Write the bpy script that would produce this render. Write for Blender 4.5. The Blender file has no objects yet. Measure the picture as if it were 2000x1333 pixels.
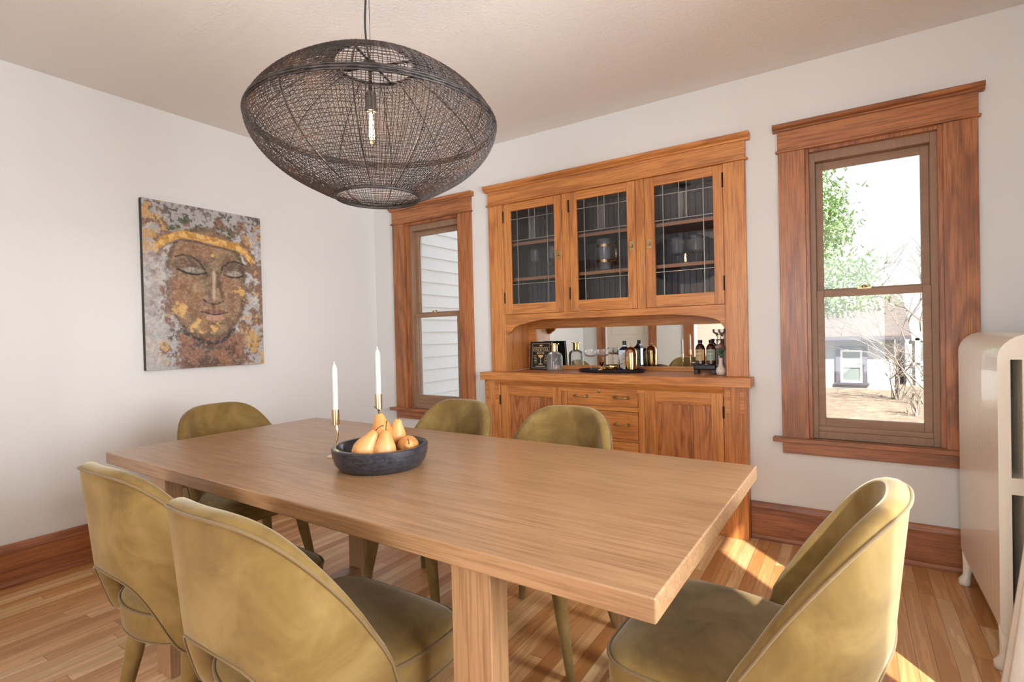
import bpy, math, random
from mathutils import Vector, Matrix, noise
random.seed(7)
PI = math.pi
sc = bpy.context.scene
sc.cycles.transparent_max_bounces = 32
COL = sc.collection

# ------------------------------------------------------------------ helpers
def lin(r, g, b):
    f = lambda c: (c/255/12.92) if c/255 <= 0.04045 else ((c/255+0.055)/1.055)**2.4
    return (f(r), f(g), f(b), 1.0)

def V3(*a): return Vector(a)

class MB:
    """collects shapes in world (or local) coordinates, links them as one mesh"""
    def __init__(s): s.v = []; s.f = []; s.m = []; s.mi = 0
    def add(s, vs, fs):
        o = len(s.v); s.v += [Vector(v) for v in vs]
        for f in fs: s.f.append([i+o for i in f]); s.m.append(s.mi)
        return s
    def box(s, x0, x1, y0, y1, z0, z1):
        vs = [(x0,y0,z0),(x1,y0,z0),(x1,y1,z0),(x0,y1,z0),(x0,y0,z1),(x1,y0,z1),(x1,y1,z1),(x0,y1,z1)]
        return s.add(vs, [(0,3,2,1),(4,5,6,7),(0,1,5,4),(1,2,6,5),(2,3,7,6),(3,0,4,7)])
    def prism(s, pts, axis, a0, a1):
        """pts: 2D polygon, extruded along axis ('x': pts=(y,z), 'y': pts=(x,z), 'z': pts=(x,y))"""
        def mk(p, a):
            return (a, p[0], p[1]) if axis == 'x' else ((p[0], a, p[1]) if axis == 'y' else (p[0], p[1], a))
        n = len(pts)
        ar = sum(pts[i][0]*pts[(i+1)%n][1]-pts[(i+1)%n][0]*pts[i][1] for i in range(n))
        if (ar < 0) != (axis == 'y'): pts = pts[::-1]
        vs = [mk(p, a0) for p in pts]+[mk(p, a1) for p in pts]
        fs = [tuple(reversed(range(n))), tuple(range(n, 2*n))]+[(i, (i+1) % n, n+(i+1) % n, n+i) for i in range(n)]
        return s.add(vs, fs)
    def tube(s, path, r, n=8, closed=False, caps=True, flat=None):
        path = [Vector(p) for p in path]; N = len(path)
        rr = r if hasattr(r, '__len__') else [r]*N
        up = None; vs = []
        for i, p in enumerate(path):
            if closed: t = path[(i+1) % N]-path[i-1]
            else: t = path[min(i+1, N-1)]-path[max(i-1, 0)]
            if t.length < 1e-9: t = Vector((0, 0, 1))
            t.normalize()
            if up is None:
                up = Vector((0, 0, 1)) if abs(t.z) < .9 else Vector((1, 0, 0))
            a = up - t*up.dot(t)
            if a.length < 1e-6: a = Vector((1, 0, 0)).cross(t)
            a.normalize(); b = t.cross(a); up = a
            for k in range(n):
                w = 2*PI*k/n+PI/n
                vs.append(p+(a*math.cos(w)*(flat or 1)+b*math.sin(w))*rr[i])
        fs = []
        for i in range(N if closed else N-1):
            j = (i+1) % N
            for k in range(n):
                l = (k+1) % n
                fs.append((i*n+k, i*n+l, j*n+l, j*n+k))
        if caps and not closed:
            fs.append(tuple(reversed(range(n)))); fs.append(tuple(range((N-1)*n, N*n)))
        return s.add(vs, fs)
    def lathe(s, prof, c=(0, 0, 0), n=32, M=None, closed=False, sx=1, sy=1, caps=True):
        c = Vector(c); vs = []; N = len(prof)
        for r, z in prof:
            for k in range(n):
                w = 2*PI*k/n
                p = Vector((max(r, 1e-5)*math.cos(w)*sx, max(r, 1e-5)*math.sin(w)*sy, z))
                if M: p = M @ p
                vs.append(p+c)
        fs = []
        for i in range(N if closed else N-1):
            j = (i+1) % N
            for k in range(n):
                l = (k+1) % n
                fs.append((i*n+k, i*n+l, j*n+l, j*n+k))
        if not closed and caps:
            fs.append(tuple(reversed(range(n)))); fs.append(tuple(range((N-1)*n, N*n)))
        return s.add(vs, fs)
    def grid(s, rows):
        """rows: list of equal-length point lists"""
        n = len(rows[0]); vs = [p for r in rows for p in r]
        return s.add(vs, [(i*n+k, i*n+k+1, (i+1)*n+k+1, (i+1)*n+k) for i in range(len(rows)-1) for k in range(n-1)])
    def build(s, name, mat, parent=None, smooth=False, bevel=0, origin=None, sub=0, angle=None, segs=2):
        o = origin
        if o is None:
            q = parent
            while q is not None and q.parent is not None: q = q.parent
            o = q.get('_o', (0, 0, 0)) if q is not None else (0, 0, 0)
        o = Vector(o)
        me = bpy.data.meshes.new(name)
        me.from_pydata([v-o for v in s.v], [], s.f)
        mats = mat if isinstance(mat, (list, tuple)) else [mat]
        for m in mats: me.materials.append(m)
        if len(mats) > 1: me.polygons.foreach_set('material_index', s.m)
        if smooth: me.polygons.foreach_set('use_smooth', [True]*len(me.polygons))
        me.update()
        ob = bpy.data.objects.new(name, me); COL.objects.link(ob)
        if parent is not None: ob.parent = parent
        else: ob.location = o
        if bevel:
            b = ob.modifiers.new('bevel', 'BEVEL'); b.width = bevel; b.segments = segs; b.limit_method = 'ANGLE'; b.angle_limit = math.radians(40)
            if not smooth:
                me.polygons.foreach_set('use_smooth', [True]*len(me.polygons)); b.harden_normals = True
        if sub:
            m = ob.modifiers.new('sub', 'SUBSURF'); m.levels = sub; m.render_levels = sub
        if angle is not None:
            try: me.set_sharp_from_angle(angle=math.radians(angle))
            except Exception: pass
        return ob

def thing(name, loc=(0, 0, 0), rz=0, label=None, cat=None, group=None, local=False):
    e = bpy.data.objects.new(name, None); COL.objects.link(e)
    e.empty_display_size = .05
    e.location = loc; e.rotation_euler = (0, 0, rz)
    e['_o'] = (0.0, 0.0, 0.0) if local else tuple(float(c) for c in loc)
    tag(e, label, cat, group)
    return e

def tag(o, label=None, cat=None, group=None, kind=None):
    if label: o['label'] = label
    if cat: o['category'] = cat
    if group: o['group'] = group
    if kind: o['kind'] = kind
    return o

def struct(o): o['kind'] = 'structure'; return o

def copy_tree(o, parent=None):
    c = o.copy(); COL.objects.link(c); c.parent = parent
    for ch in list(o.children): copy_tree(ch, c)
    return c

# ------------------------------------------------------------------ materials
def new_mat(name):
    m = bpy.data.materials.new(name); m.use_nodes = True
    nt = m.node_tree; nt.nodes.clear()
    out = nt.nodes.new('ShaderNodeOutputMaterial')
    b = nt.nodes.new('ShaderNodeBsdfPrincipled')
    nt.links.new(b.outputs[0], out.inputs[0])
    return m, nt, b, out

def plain(name, col, rough=.5, metal=0, coat=0, spec=.5, **k):
    m, nt, b, o = new_mat(name)
    b.inputs['Base Color'].default_value = col
    b.inputs['Roughness'].default_value = rough
    b.inputs['Metallic'].default_value = metal
    b.inputs['Coat Weight'].default_value = coat
    b.inputs['Specular IOR Level'].default_value = spec
    for n, v in k.items(): b.inputs[n].default_value = v
    return m

def N(nt, t, **k):
    n = nt.nodes.new(t)
    for a, v in k.items():
        if a.startswith('i_'):
            n.inputs[a[2:].replace('_', ' ')].default_value = v
        else: setattr(n, a, v)
    return n

def ramp(nt, fac, stops, interp='LINEAR'):
    r = nt.nodes.new('ShaderNodeValToRGB'); cr = r.color_ramp; cr.interpolation = interp
    while len(cr.elements) < len(stops): cr.elements.new(.5)
    for e, (p, c) in zip(cr.elements, stops): e.position = p; e.color = c
    nt.links.new(fac, r.inputs[0]); return r.outputs[0]

def mixc(nt, fac, a, b, mode='MIX'):
    n = nt.nodes.new('ShaderNodeMix'); n.data_type = 'RGBA'; n.blend_type = mode
    if hasattr(fac, 'links'): nt.links.new(fac, n.inputs[0])
    else: n.inputs[0].default_value = fac
    for i, v in ((6, a), (7, b)):
        if hasattr(v, 'links'): nt.links.new(v, n.inputs[i])
        else: n.inputs[i].default_value = v
    return n.outputs[2]

def math_n(nt, op, a, b=None):
    n = nt.nodes.new('ShaderNodeMath'); n.operation = op
    for i, v in enumerate((a, b)):
        if v is None: continue
        if hasattr(v, 'links'): nt.links.new(v, n.inputs[i])
        else: n.inputs[i].default_value = v
    return n.outputs[0]

def bump(nt, b, h, strength=.2, dist=.01):
    n = nt.nodes.new('ShaderNodeBump'); n.inputs['Strength'].default_value = strength; n.inputs['Distance'].default_value = dist
    nt.links.new(h, n.inputs['Height']); nt.links.new(n.outputs[0], b.inputs['Normal'])

def obj_coords(nt, rand=True, rot=None, scale=(1, 1, 1)):
    tc = nt.nodes.new('ShaderNodeTexCoord')
    vec = tc.outputs['Object']
    if rand:
        oi = nt.nodes.new('ShaderNodeObjectInfo')
        m = nt.nodes.new('ShaderNodeVectorMath'); m.operation = 'SCALE'
        cx = nt.nodes.new('ShaderNodeCombineXYZ')
        for i in range(3): nt.links.new(oi.outputs['Random'], cx.inputs[i])
        nt.links.new(cx.outputs[0], m.inputs[0]); m.inputs['Scale'].default_value = 17.0
        a = nt.nodes.new('ShaderNodeVectorMath'); a.operation = 'ADD'
        nt.links.new(vec, a.inputs[0]); nt.links.new(m.outputs[0], a.inputs[1]); vec = a.outputs[0]
    mp = nt.nodes.new('ShaderNodeMapping'); mp.inputs['Scale'].default_value = scale
    if rot: mp.inputs['Rotation'].default_value = rot
    nt.links.new(vec, mp.inputs[0])
    return mp.outputs[0]

def wood(name, light, mid, dark, axis='x', rough=.4, coat=.2, figure=.55, pore=.5, fs=1.0):
    """oak: long cathedral figure along axis plus fine dark pores"""
    m, nt, b, out = new_mat(name)
    long_, fine = .13, 1.0
    sc_ = {'x': (long_, 1, 1), 'y': (1, long_, 1), 'z': (1, 1, long_)}[axis]
    v = obj_coords(nt, True, None, sc_)
    nz = N(nt, 'ShaderNodeTexNoise', i_Scale=7.0*fs, i_Detail=3.0, i_Roughness=.5, i_Distortion=.6); nt.links.new(v, nz.inputs['Vector'])
    # contour lines of the noise give growth-ring figure
    f = math_n(nt, 'MULTIPLY', nz.outputs['Fac'], 26.0)
    f = math_n(nt, 'SINE', f)
    f = math_n(nt, 'MULTIPLY_ADD', f, .5); nt.nodes[-1].inputs[2].default_value = .5
    v2 = obj_coords(nt, True, None, {'x': (.03, 1, 1), 'y': (1, .03, 1), 'z': (1, 1, .03)}[axis])
    n2 = N(nt, 'ShaderNodeTexNoise', i_Scale=170.0, i_Detail=3.0, i_Roughness=.6); nt.links.new(v2, n2.inputs['Vector'])
    n3 = N(nt, 'ShaderNodeTexNoise', i_Scale=5.0, i_Detail=4.0); nt.links.new(v, n3.inputs['Vector'])
    c = ramp(nt, f, [(0.0, dark), (.28, mid), (1.0, light)])
    base = mixc(nt, 1-figure, c, mid)
    c2 = ramp(nt, n3.outputs['Fac'], [(.3, mid), (.7, light)])
    base = mixc(nt, .35, base, c2)
    p = ramp(nt, n2.outputs['Fac'], [(.36, (0, 0, 0, 1)), (.56, (1, 1, 1, 1))])
    pd = mixc(nt, p, dark, base)
    base = mixc(nt, pore, base, pd)
    nt.links.new(base, b.inputs['Base Color'])
    b.inputs['Roughness'].default_value = rough
    b.inputs['Coat Weight'].default_value = coat; b.inputs['Coat Roughness'].default_value = .25
    bump(nt, b, n2.outputs['Fac'], .12, .002)
    return m

TR = (lin(192, 126, 76), lin(168, 100, 54), lin(98, 56, 32))
CB = (lin(222, 154, 86), lin(202, 128, 64), lin(132, 76, 38))
oak = {a: wood('oak_trim_'+a, *TR, axis=a, figure=.75, pore=.6) for a in 'xyz'}
oakc = {a: wood('oak_cabinet_'+a, *CB, axis=a, figure=.62, pore=.55) for a in 'xyz'}
oakp = wood('oak_panel_figured', lin(205, 138, 82), lin(172, 104, 56), lin(118, 66, 36), axis='z', figure=.85, pore=.5, fs=2.3)
oakb = {a: wood('oak_baseboard_'+a, lin(182, 116, 72), lin(152, 90, 54), lin(88, 52, 36), axis=a, figure=.75, pore=.5) for a in 'xy'}
vinyl = {a: wood('brown_sash_'+a, lin(172, 138, 112), lin(152, 118, 92), lin(120, 92, 72), axis=a, figure=.25, pore=.3, rough=.5, coat=0) for a in 'xyz'}
tabw = {a: wood('table_wood_'+a, lin(184, 147, 110), lin(165, 126, 89), lin(122, 87, 58), axis=a, figure=.22, pore=.55, rough=.36, coat=.35, fs=1.6) for a in 'xyz'}

def wall_paint(name, col, bs=.15, scale=60):
    m, nt, b, out = new_mat(name)
    v = obj_coords(nt, False)
    n = N(nt, 'ShaderNodeTexNoise', i_Scale=float(scale), i_Detail=4.0); nt.links.new(v, n.inputs['Vector'])
    b.inputs['Base Color'].default_value = col; b.inputs['Roughness'].default_value = .75
    bump(nt, b, n.outputs['Fac'], bs, .006)
    return m
M_wall = wall_paint('wall_paint', lin(228, 228, 227), .05)
M_ceil = wall_paint('ceiling_texture_paint', lin(236, 232, 228), .5, 75)

def floor_mat():
    m, nt, b, out = new_mat('oak_strip_floor')
    tc = N(nt, 'ShaderNodeTexCoord'); sp = N(nt, 'ShaderNodeSeparateXYZ'); nt.links.new(tc.outputs['Object'], sp.inputs[0])
    xs = math_n(nt, 'DIVIDE', sp.outputs[0], .057); row = math_n(nt, 'FLOOR', xs); fx = math_n(nt, 'FRACT', xs)
    wn = N(nt, 'ShaderNodeTexWhiteNoise', noise_dimensions='1D'); nt.links.new(row, wn.inputs['W'])
    yo = math_n(nt, 'MULTIPLY', wn.outputs['Value'], 7.0); ys = math_n(nt, 'DIVIDE', sp.outputs[1], .85); ys = math_n(nt, 'ADD', ys, yo)
    idx = math_n(nt, 'FLOOR', ys); fy = math_n(nt, 'FRACT', ys)
    cx = N(nt, 'ShaderNodeCombineXYZ'); nt.links.new(row, cx.inputs[0]); nt.links.new(idx, cx.inputs[1])
    w2 = N(nt, 'ShaderNodeTexWhiteNoise', noise_dimensions='2D'); nt.links.new(cx.outputs[0], w2.inputs['Vector'])
    tone = ramp(nt, w2.outputs['Value'], [(0, lin(192, 134, 80)), (.3, lin(216, 162, 104)), (.6, lin(228, 180, 124)), (1, lin(240, 206, 156))])
    # grain, shifted per board
    a = N(nt, 'ShaderNodeVectorMath', operation='MULTIPLY_ADD'); nt.links.new(w2.outputs['Color'], a.inputs[0]); a.inputs[1].default_value = (9, 9, 9)
    nt.links.new(tc.outputs['Object'], a.inputs[2])
    mp = N(nt, 'ShaderNodeMapping'); mp.inputs['Scale'].default_value = (1, .07, 1); nt.links.new(a.outputs[0], mp.inputs[0])
    g = N(nt, 'ShaderNodeTexNoise', i_Scale=22.0, i_Detail=3.0, i_Distortion=.5); nt.links.new(mp.outputs[0], g.inputs['Vector'])
    s = math_n(nt, 'SINE', math_n(nt, 'MULTIPLY', g.outputs['Fac'], 22.0))
    gr = ramp(nt, s, [(0, (.62, .52, .45, 1)), (.35, (1, 1, 1, 1))])
    col = mixc(nt, .42, tone, mixc(nt, 1.0, tone, gr, 'MULTIPLY'))
    # seams
    e1 = math_n(nt, 'LESS_THAN', fx, .03); e2 = math_n(nt, 'LESS_THAN', fy, .0025); e = math_n(nt, 'MAXIMUM', e1, e2)
    col = mixc(nt, math_n(nt, 'MULTIPLY', e, .75), col, lin(96, 56, 30))
    nt.links.new(col, b.inputs['Base Color'])
    b.inputs['Roughness'].default_value = .33; b.inputs['Coat Weight'].default_value = .25; b.inputs['Coat Roughness'].default_value = .2
    bump(nt, b, math_n(nt, 'MULTIPLY', e, -1.0), .3, .002)
    return m
M_floor = floor_mat()

def velvet():
    m, nt, b, out = new_mat('olive_velvet')
    v = obj_coords(nt, True)
    n = N(nt, 'ShaderNodeTexNoise', i_Scale=7.0, i_Detail=4.0, i_Roughness=.6, i_Distortion=.5); nt.links.new(v, n.inputs['Vector'])
    c = ramp(nt, n.outputs['Fac'], [(.3, lin(102, 79, 40)), (.5, lin(123, 98, 53)), (.72, lin(142, 118, 72))])
    nt.links.new(c, b.inputs['Base Color'])
    b.inputs['Roughness'].default_value = .85; b.inputs['Specular IOR Level'].default_value = .2
    b.inputs['Sheen Weight'].default_value = .55; b.inputs['Sheen Roughness'].default_value = .4
    b.inputs['Sheen Tint'].default_value = lin(240, 232, 208)
    n2 = N(nt, 'ShaderNodeTexNoise', i_Scale=900.0, i_Detail=1.0); nt.links.new(v, n2.inputs['Vector'])
    bump(nt, b, n2.outputs['Fac'], .1, .001)
    return m
M_velvet = velvet()
M_piping = plain('velvet_piping', lin(114, 90, 52), .8, **{'Sheen Weight': .2})

M_brass = plain('brass', lin(226, 204, 160), .25, 1)
M_gold = plain('polished_gold_metal', lin(222, 190, 130), .12, 1)
M_oldbrass = plain('aged_brass', lin(176, 158, 112), .35, 1)
M_blackmetal = plain('black_iron', lin(34, 30, 30), .45, .6)
M_wax = plain('white_wax', lin(190, 188, 184), .45, 0, 0, .5)
M_wick = plain('white_wick', lin(225, 222, 214), .8)
M_porc = plain('cream_ceramic', lin(222, 205, 190), .35)
M_white = plain('white_gloss_paint', lin(236, 228, 214), .3, 0, .3)
M_black = plain('black_matte', lin(24, 24, 28), .4)
M_tray = plain('black_tray', lin(30, 32, 40), .35, 0, .3)
M_lead = plain('lead_came', lin(170, 166, 160), .4, .7)
M_grey = plain('cupboard_grey_paint', lin(116, 114, 118), .6)
M_shelf = plain('cupboard_shelf_edge', lin(208, 152, 110), .5)
M_mirror = plain('mirror_silver', lin(232, 236, 234), .01, 1)
M_cable = plain('black_cable', lin(28, 26, 26), .6)
M_paper = plain('cream_label', lin(214, 202, 168), .7)
M_paper2 = plain('green_grey_label', lin(170, 184, 160), .7)
M_goldink = plain('gold_ink', lin(226, 200, 140), .5)
M_book = plain('black_book_cloth', lin(20, 22, 30), .5)
M_pages = plain('book_pages', lin(225, 215, 195), .8)

def black_wood():
    m, nt, b, out = new_mat('black_stained_wood')
    v = obj_coords(nt, False, None, (1, 1, 3))
    n = N(nt, 'ShaderNodeTexNoise', i_Scale=25.0, i_Detail=5.0, i_Distortion=2.0); nt.links.new(v, n.inputs['Vector'])
    nt.links.new(ramp(nt, n.outputs['Fac'], [(.3, lin(22, 22, 26)), (.7, lin(58, 58, 66))]), b.inputs['Base Color'])
    b.inputs['Roughness'].default_value = .33; b.inputs['Coat Weight'].default_value = .2
    return m
M_bowl = black_wood()

def pear_mat():
    m, nt, b, out = new_mat('pear_skin')
    v = obj_coords(nt, True)
    n = N(nt, 'ShaderNodeTexNoise', i_Scale=14.0, i_Detail=5.0); nt.links.new(v, n.inputs['Vector'])
    n2 = N(nt, 'ShaderNodeTexNoise', i_Scale=260.0, i_Detail=2.0); nt.links.new(v, n2.inputs['Vector'])
    c = ramp(nt, n.outputs['Fac'], [(.3, lin(186, 122, 60)), (.55, lin(204, 146, 84)), (.75, lin(212, 162, 108))])
    d = ramp(nt, n2.outputs['Fac'], [(.30, (.72, .6, .45, 1)), (.42, (1, 1, 1, 1))])
    nt.links.new(mixc(nt, .6, c, d, 'MULTIPLY'), b.inputs['Base Color'])
    b.inputs['Roughness'].default_value = .42; b.inputs['Subsurface Weight'].default_value = .08
    return m
M_pear = pear_mat()
M_stem = plain('dark_stem', lin(70, 48, 36), .8)

def glass(name, tint=(1, 1, 1, 1), rough=0.0, refl=1.0, ior=1.45, pale_glint=0):
    """thin clear sheet: transparent with a Fresnel mirror coat"""
    m = bpy.data.materials.new(name); m.use_nodes = True; nt = m.node_tree; nt.nodes.clear()
    out = N(nt, 'ShaderNodeOutputMaterial'); t = N(nt, 'ShaderNodeBsdfTransparent'); g = N(nt, 'ShaderNodeBsdfGlossy')
    t.inputs[0].default_value = tint; g.inputs['Roughness'].default_value = rough
    fr = N(nt, 'ShaderNodeFresnel'); fr.inputs['IOR'].default_value = ior
    mx = N(nt, 'ShaderNodeMixShader')
    nt.links.new(math_n(nt, 'MULTIPLY', fr.outputs[0], refl), mx.inputs[0])
    nt.links.new(t.outputs[0], mx.inputs[1]); nt.links.new(g.outputs[0], mx.inputs[2]); nt.links.new(mx.outputs[0], out.inputs[0])
    if pale_glint:
        df = N(nt, 'ShaderNodeBsdfDiffuse'); df.inputs[0].default_value = (.9, .92, .95, 1); m2 = N(nt, 'ShaderNodeMixShader'); m2.inputs[0].default_value = pale_glint
        nt.links.new(mx.outputs[0], m2.inputs[1]); nt.links.new(df.outputs[0], m2.inputs[2]); nt.links.new(m2.outputs[0], out.inputs[0])
    return m
M_pane = glass('window_glass', (.97, .98, .98, 1), refl=.7)
M_cpane = glass('leaded_cupboard_glass', (.80, .82, .86, 1), refl=1.9)
M_bev = glass('bevelled_glass', (.7, .72, .75, 1), refl=5.0)
M_clear = glass('clear_drinking_glass', (.99, .99, .99, 1), refl=1.1, pale_glint=.10)  # white diffuse mixed in to paint pale highlights on the glassware
M_amber = plain('amber_bottle_glass', lin(60, 22, 14), .08, 0, .5)
M_gin = glass('dark_teal_bottle_glass', (.16, .22, .26, 1), refl=3.0)
M_bulbglass = glass('bulb_glass', (1, .93, .8, 1), refl=1.5)

def emis(name, col, s):
    m = bpy.data.materials.new(name); m.use_nodes = True; nt = m.node_tree; nt.nodes.clear()
    out = N(nt, 'ShaderNodeOutputMaterial'); e = N(nt, 'ShaderNodeEmission'); e.inputs[0].default_value = col; e.inputs[1].default_value = s
    nt.links.new(e.outputs[0], out.inputs[0]); return m
M_fil = emis('glowing_filament', (1, .62, .28, 1), 120)

def noisy(name, stops, scale, rough=.8, detail=4, stretch=(1, 1, 1), bs=0, rand=True):
    m, nt, b, out = new_mat(name)
    v = obj_coords(nt, rand, None, stretch)
    n = N(nt, 'ShaderNodeTexNoise', i_Scale=float(scale), i_Detail=float(detail)); nt.links.new(v, n.inputs['Vector'])
    nt.links.new(ramp(nt, n.outputs['Fac'], stops), b.inputs['Base Color']); b.inputs['Roughness'].default_value = rough
    if bs: bump(nt, b, n.outputs['Fac'], bs, .01)
    return m
M_wicker = noisy('dark_woven_cane', [(.35, lin(30, 25, 23)), (.6, lin(62, 44, 34)), (.8, lin(104, 66, 42))], 9, .55)
M_wickerb = noisy('black_cane_band', [(.4, lin(28, 24, 24)), (.7, lin(70, 62, 58))], 30, .5)
M_siding = noisy('white_lap_siding', [(.3, lin(226, 227, 230)), (.7, lin(232, 232, 232))], 3, .7)
M_roof = noisy('grey_asphalt_shingle', [(.3, lin(54, 48, 48)), (.5, lin(70, 63, 61)), (.7, lin(84, 76, 73))], 6, .9, 5, (1, 5, 5))
M_garage = noisy('pale_garage_siding', [(.3, lin(138, 140, 144)), (.7, lin(148, 148, 150))], 3, .8, 3, (1, 1, 8))
M_gtrim = plain('slate_window_trim', lin(60, 57, 68), .6)
M_ground = noisy('leaf_strewn_ground', [(.3, lin(70, 56, 46)), (.48, lin(100, 80, 70)), (.58, lin(84, 84, 66)), (.72, lin(118, 106, 96))], 5, .95, 8, bs=.5)
M_bark = noisy('grey_bark', [(.3, lin(92, 84, 78)), (.7, lin(118, 108, 100))], 12, .9)
M_pine = noisy('pine_needles', [(.3, lin(100, 130, 85)), (.7, lin(150, 172, 118))], 2, .8)
M_leaf = plain('green_leaf', lin(74, 120, 56), .6)
M_petal = plain('dusty_pink_petal', lin(216, 160, 140), .6)
M_dark = plain('dark_glass_interior', lin(96, 104, 104), .2)
M_linen = noisy('white_linen', [(.3, lin(224, 218, 210)), (.7, lin(234, 230, 224))], 20, .8)

# ------------------------------------------------------------------ dimensions
H = 2.615
XR = 4.20            # right wall
YF = -3.62           # wall behind the camera
T = .15              # wall thickness

# ------------------------------------------------------------------ room shell
def wall_y(mb, x0, x1, y0, y1, holes, z0=0, z1=H):
    """wall running along x with rectangular holes (xa, xb, za, zb)"""
    xs = sorted({x0, x1, *[h[0] for h in holes], *[h[1] for h in holes]})
    for a, b in zip(xs, xs[1:]):
        zz = [(h[2], h[3]) for h in holes if h[0] <= a+1e-6 and h[1] >= b-1e-6]
        z = z0
        for c, d in sorted(zz):
            if c > z+1e-6: mb.box(a, b, y0, y1, z, c)
            z = d
        if z < z1-1e-6: mb.box(a, b, y0, y1, z, z1)
def wall_x(mb, y0, y1, x0, x1, holes, z0=0, z1=H):
    ys = sorted({y0, y1, *[h[0] for h in holes], *[h[1] for h in holes]})
    for a, b in zip(ys, ys[1:]):
        zz = [(h[2], h[3]) for h in holes if h[0] <= a+1e-6 and h[1] >= b-1e-6]
        z = z0
        for c, d in sorted(zz):
            if c > z+1e-6: mb.box(x0, x1, a, b, z, c)
            z = d
        if z < z1-1e-6: mb.box(x0, x1, a, b, z, z1)

WZ0, WZ1 = .590, 2.147
W1 = (.369, .954); W2 = (3.331, 3.906)
CX0, CX1 = 1.384, 2.917       # hutch opening
m = MB(); wall_y(m, -T, XR+T, 0, T, [(W1[0], W1[1], WZ0, WZ1), (W2[0], W2[1], WZ0, WZ1), (1.30, 3.00, .02, 2.20)])
struct(m.build('wall_back', M_wall))
m = MB(); m.box(-T, 0, YF-T, 0, 0, H); struct(m.build('wall_left', M_wall))
RW = [(-1.90, -1.41), (-2.97, -2.10)]
m = MB(); wall_x(m, YF-T, 0, XR, XR+T, [(a, b, WZ0, 2.14) for a, b in RW]); struct(m.build('wall_right', M_wall))
m = MB(); wall_y(m, 0, XR, YF-T, YF, [(.38, 1.05, 0, 2.1), (1.70, 3.95, 0, 2.42)]); struct(m.build('wall_front', M_wall))
m = MB(); m.box(-T, XR+T, -7.2, T, -.12, 0); struct(m.build('floor', M_floor))
m = MB(); m.box(-T, XR+T, -7.2, T, H, H+.12); struct(m.build('ceiling', M_ceil))
m = MB(); m.box(-T, XR+T, -7.2, T, H+.13, 5.4); struct(m.build('wall_added_sun_block', M_wall))  # unseen block added above the ceiling to keep sun off the wing siding
# room added behind the camera to let light in, seen only in the mirror
m = MB(); m.box(-T, 0, -7.2, YF-T, 0, H); struct(m.build('wall_added_room_left', M_wall))
m = MB(); m.box(XR, XR+T, -7.2, YF-T, 0, H); struct(m.build('wall_added_room_right', M_wall))
m = MB(); wall_y(m, -T, XR+T, -7.35, -7.2, [(2.1, 4.0, .4, 2.4)]); struct(m.build('wall_added_room_end', M_wall))

def baseboard(name, axis, a0, a1, sgn, pos):
    """three-piece oak baseboard; axis 'x' along back wall, 'y' along side walls. sgn = direction into the room"""
    prof = [(0, 0), (.036, 0), (.036, .012), (.030, .026), (.020, .03), (.020, .165), (.024, .168), (.024, .172), (.018, .176), (.014, .198), (.010, .206), (0, .207)]
    pts = [(pos+sgn*d, z) for d, z in prof]
    mb = MB()
    mb.prism(pts, axis, a0, a1)
    return struct(mb.build(name, oakb[axis]))
baseboard('baseboard_back_right', 'x', 3.036, XR, -1, 0)
baseboard('baseboard_back_left', 'x', 0, 1.228, -1, 0)
baseboard('baseboard_left', 'y', YF, 0, 1, 0)
baseboard('baseboard_right', 'y', YF, 0, -1, XR)
# dark joint line under the cap of the baseboards is the profile's own groove

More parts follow.
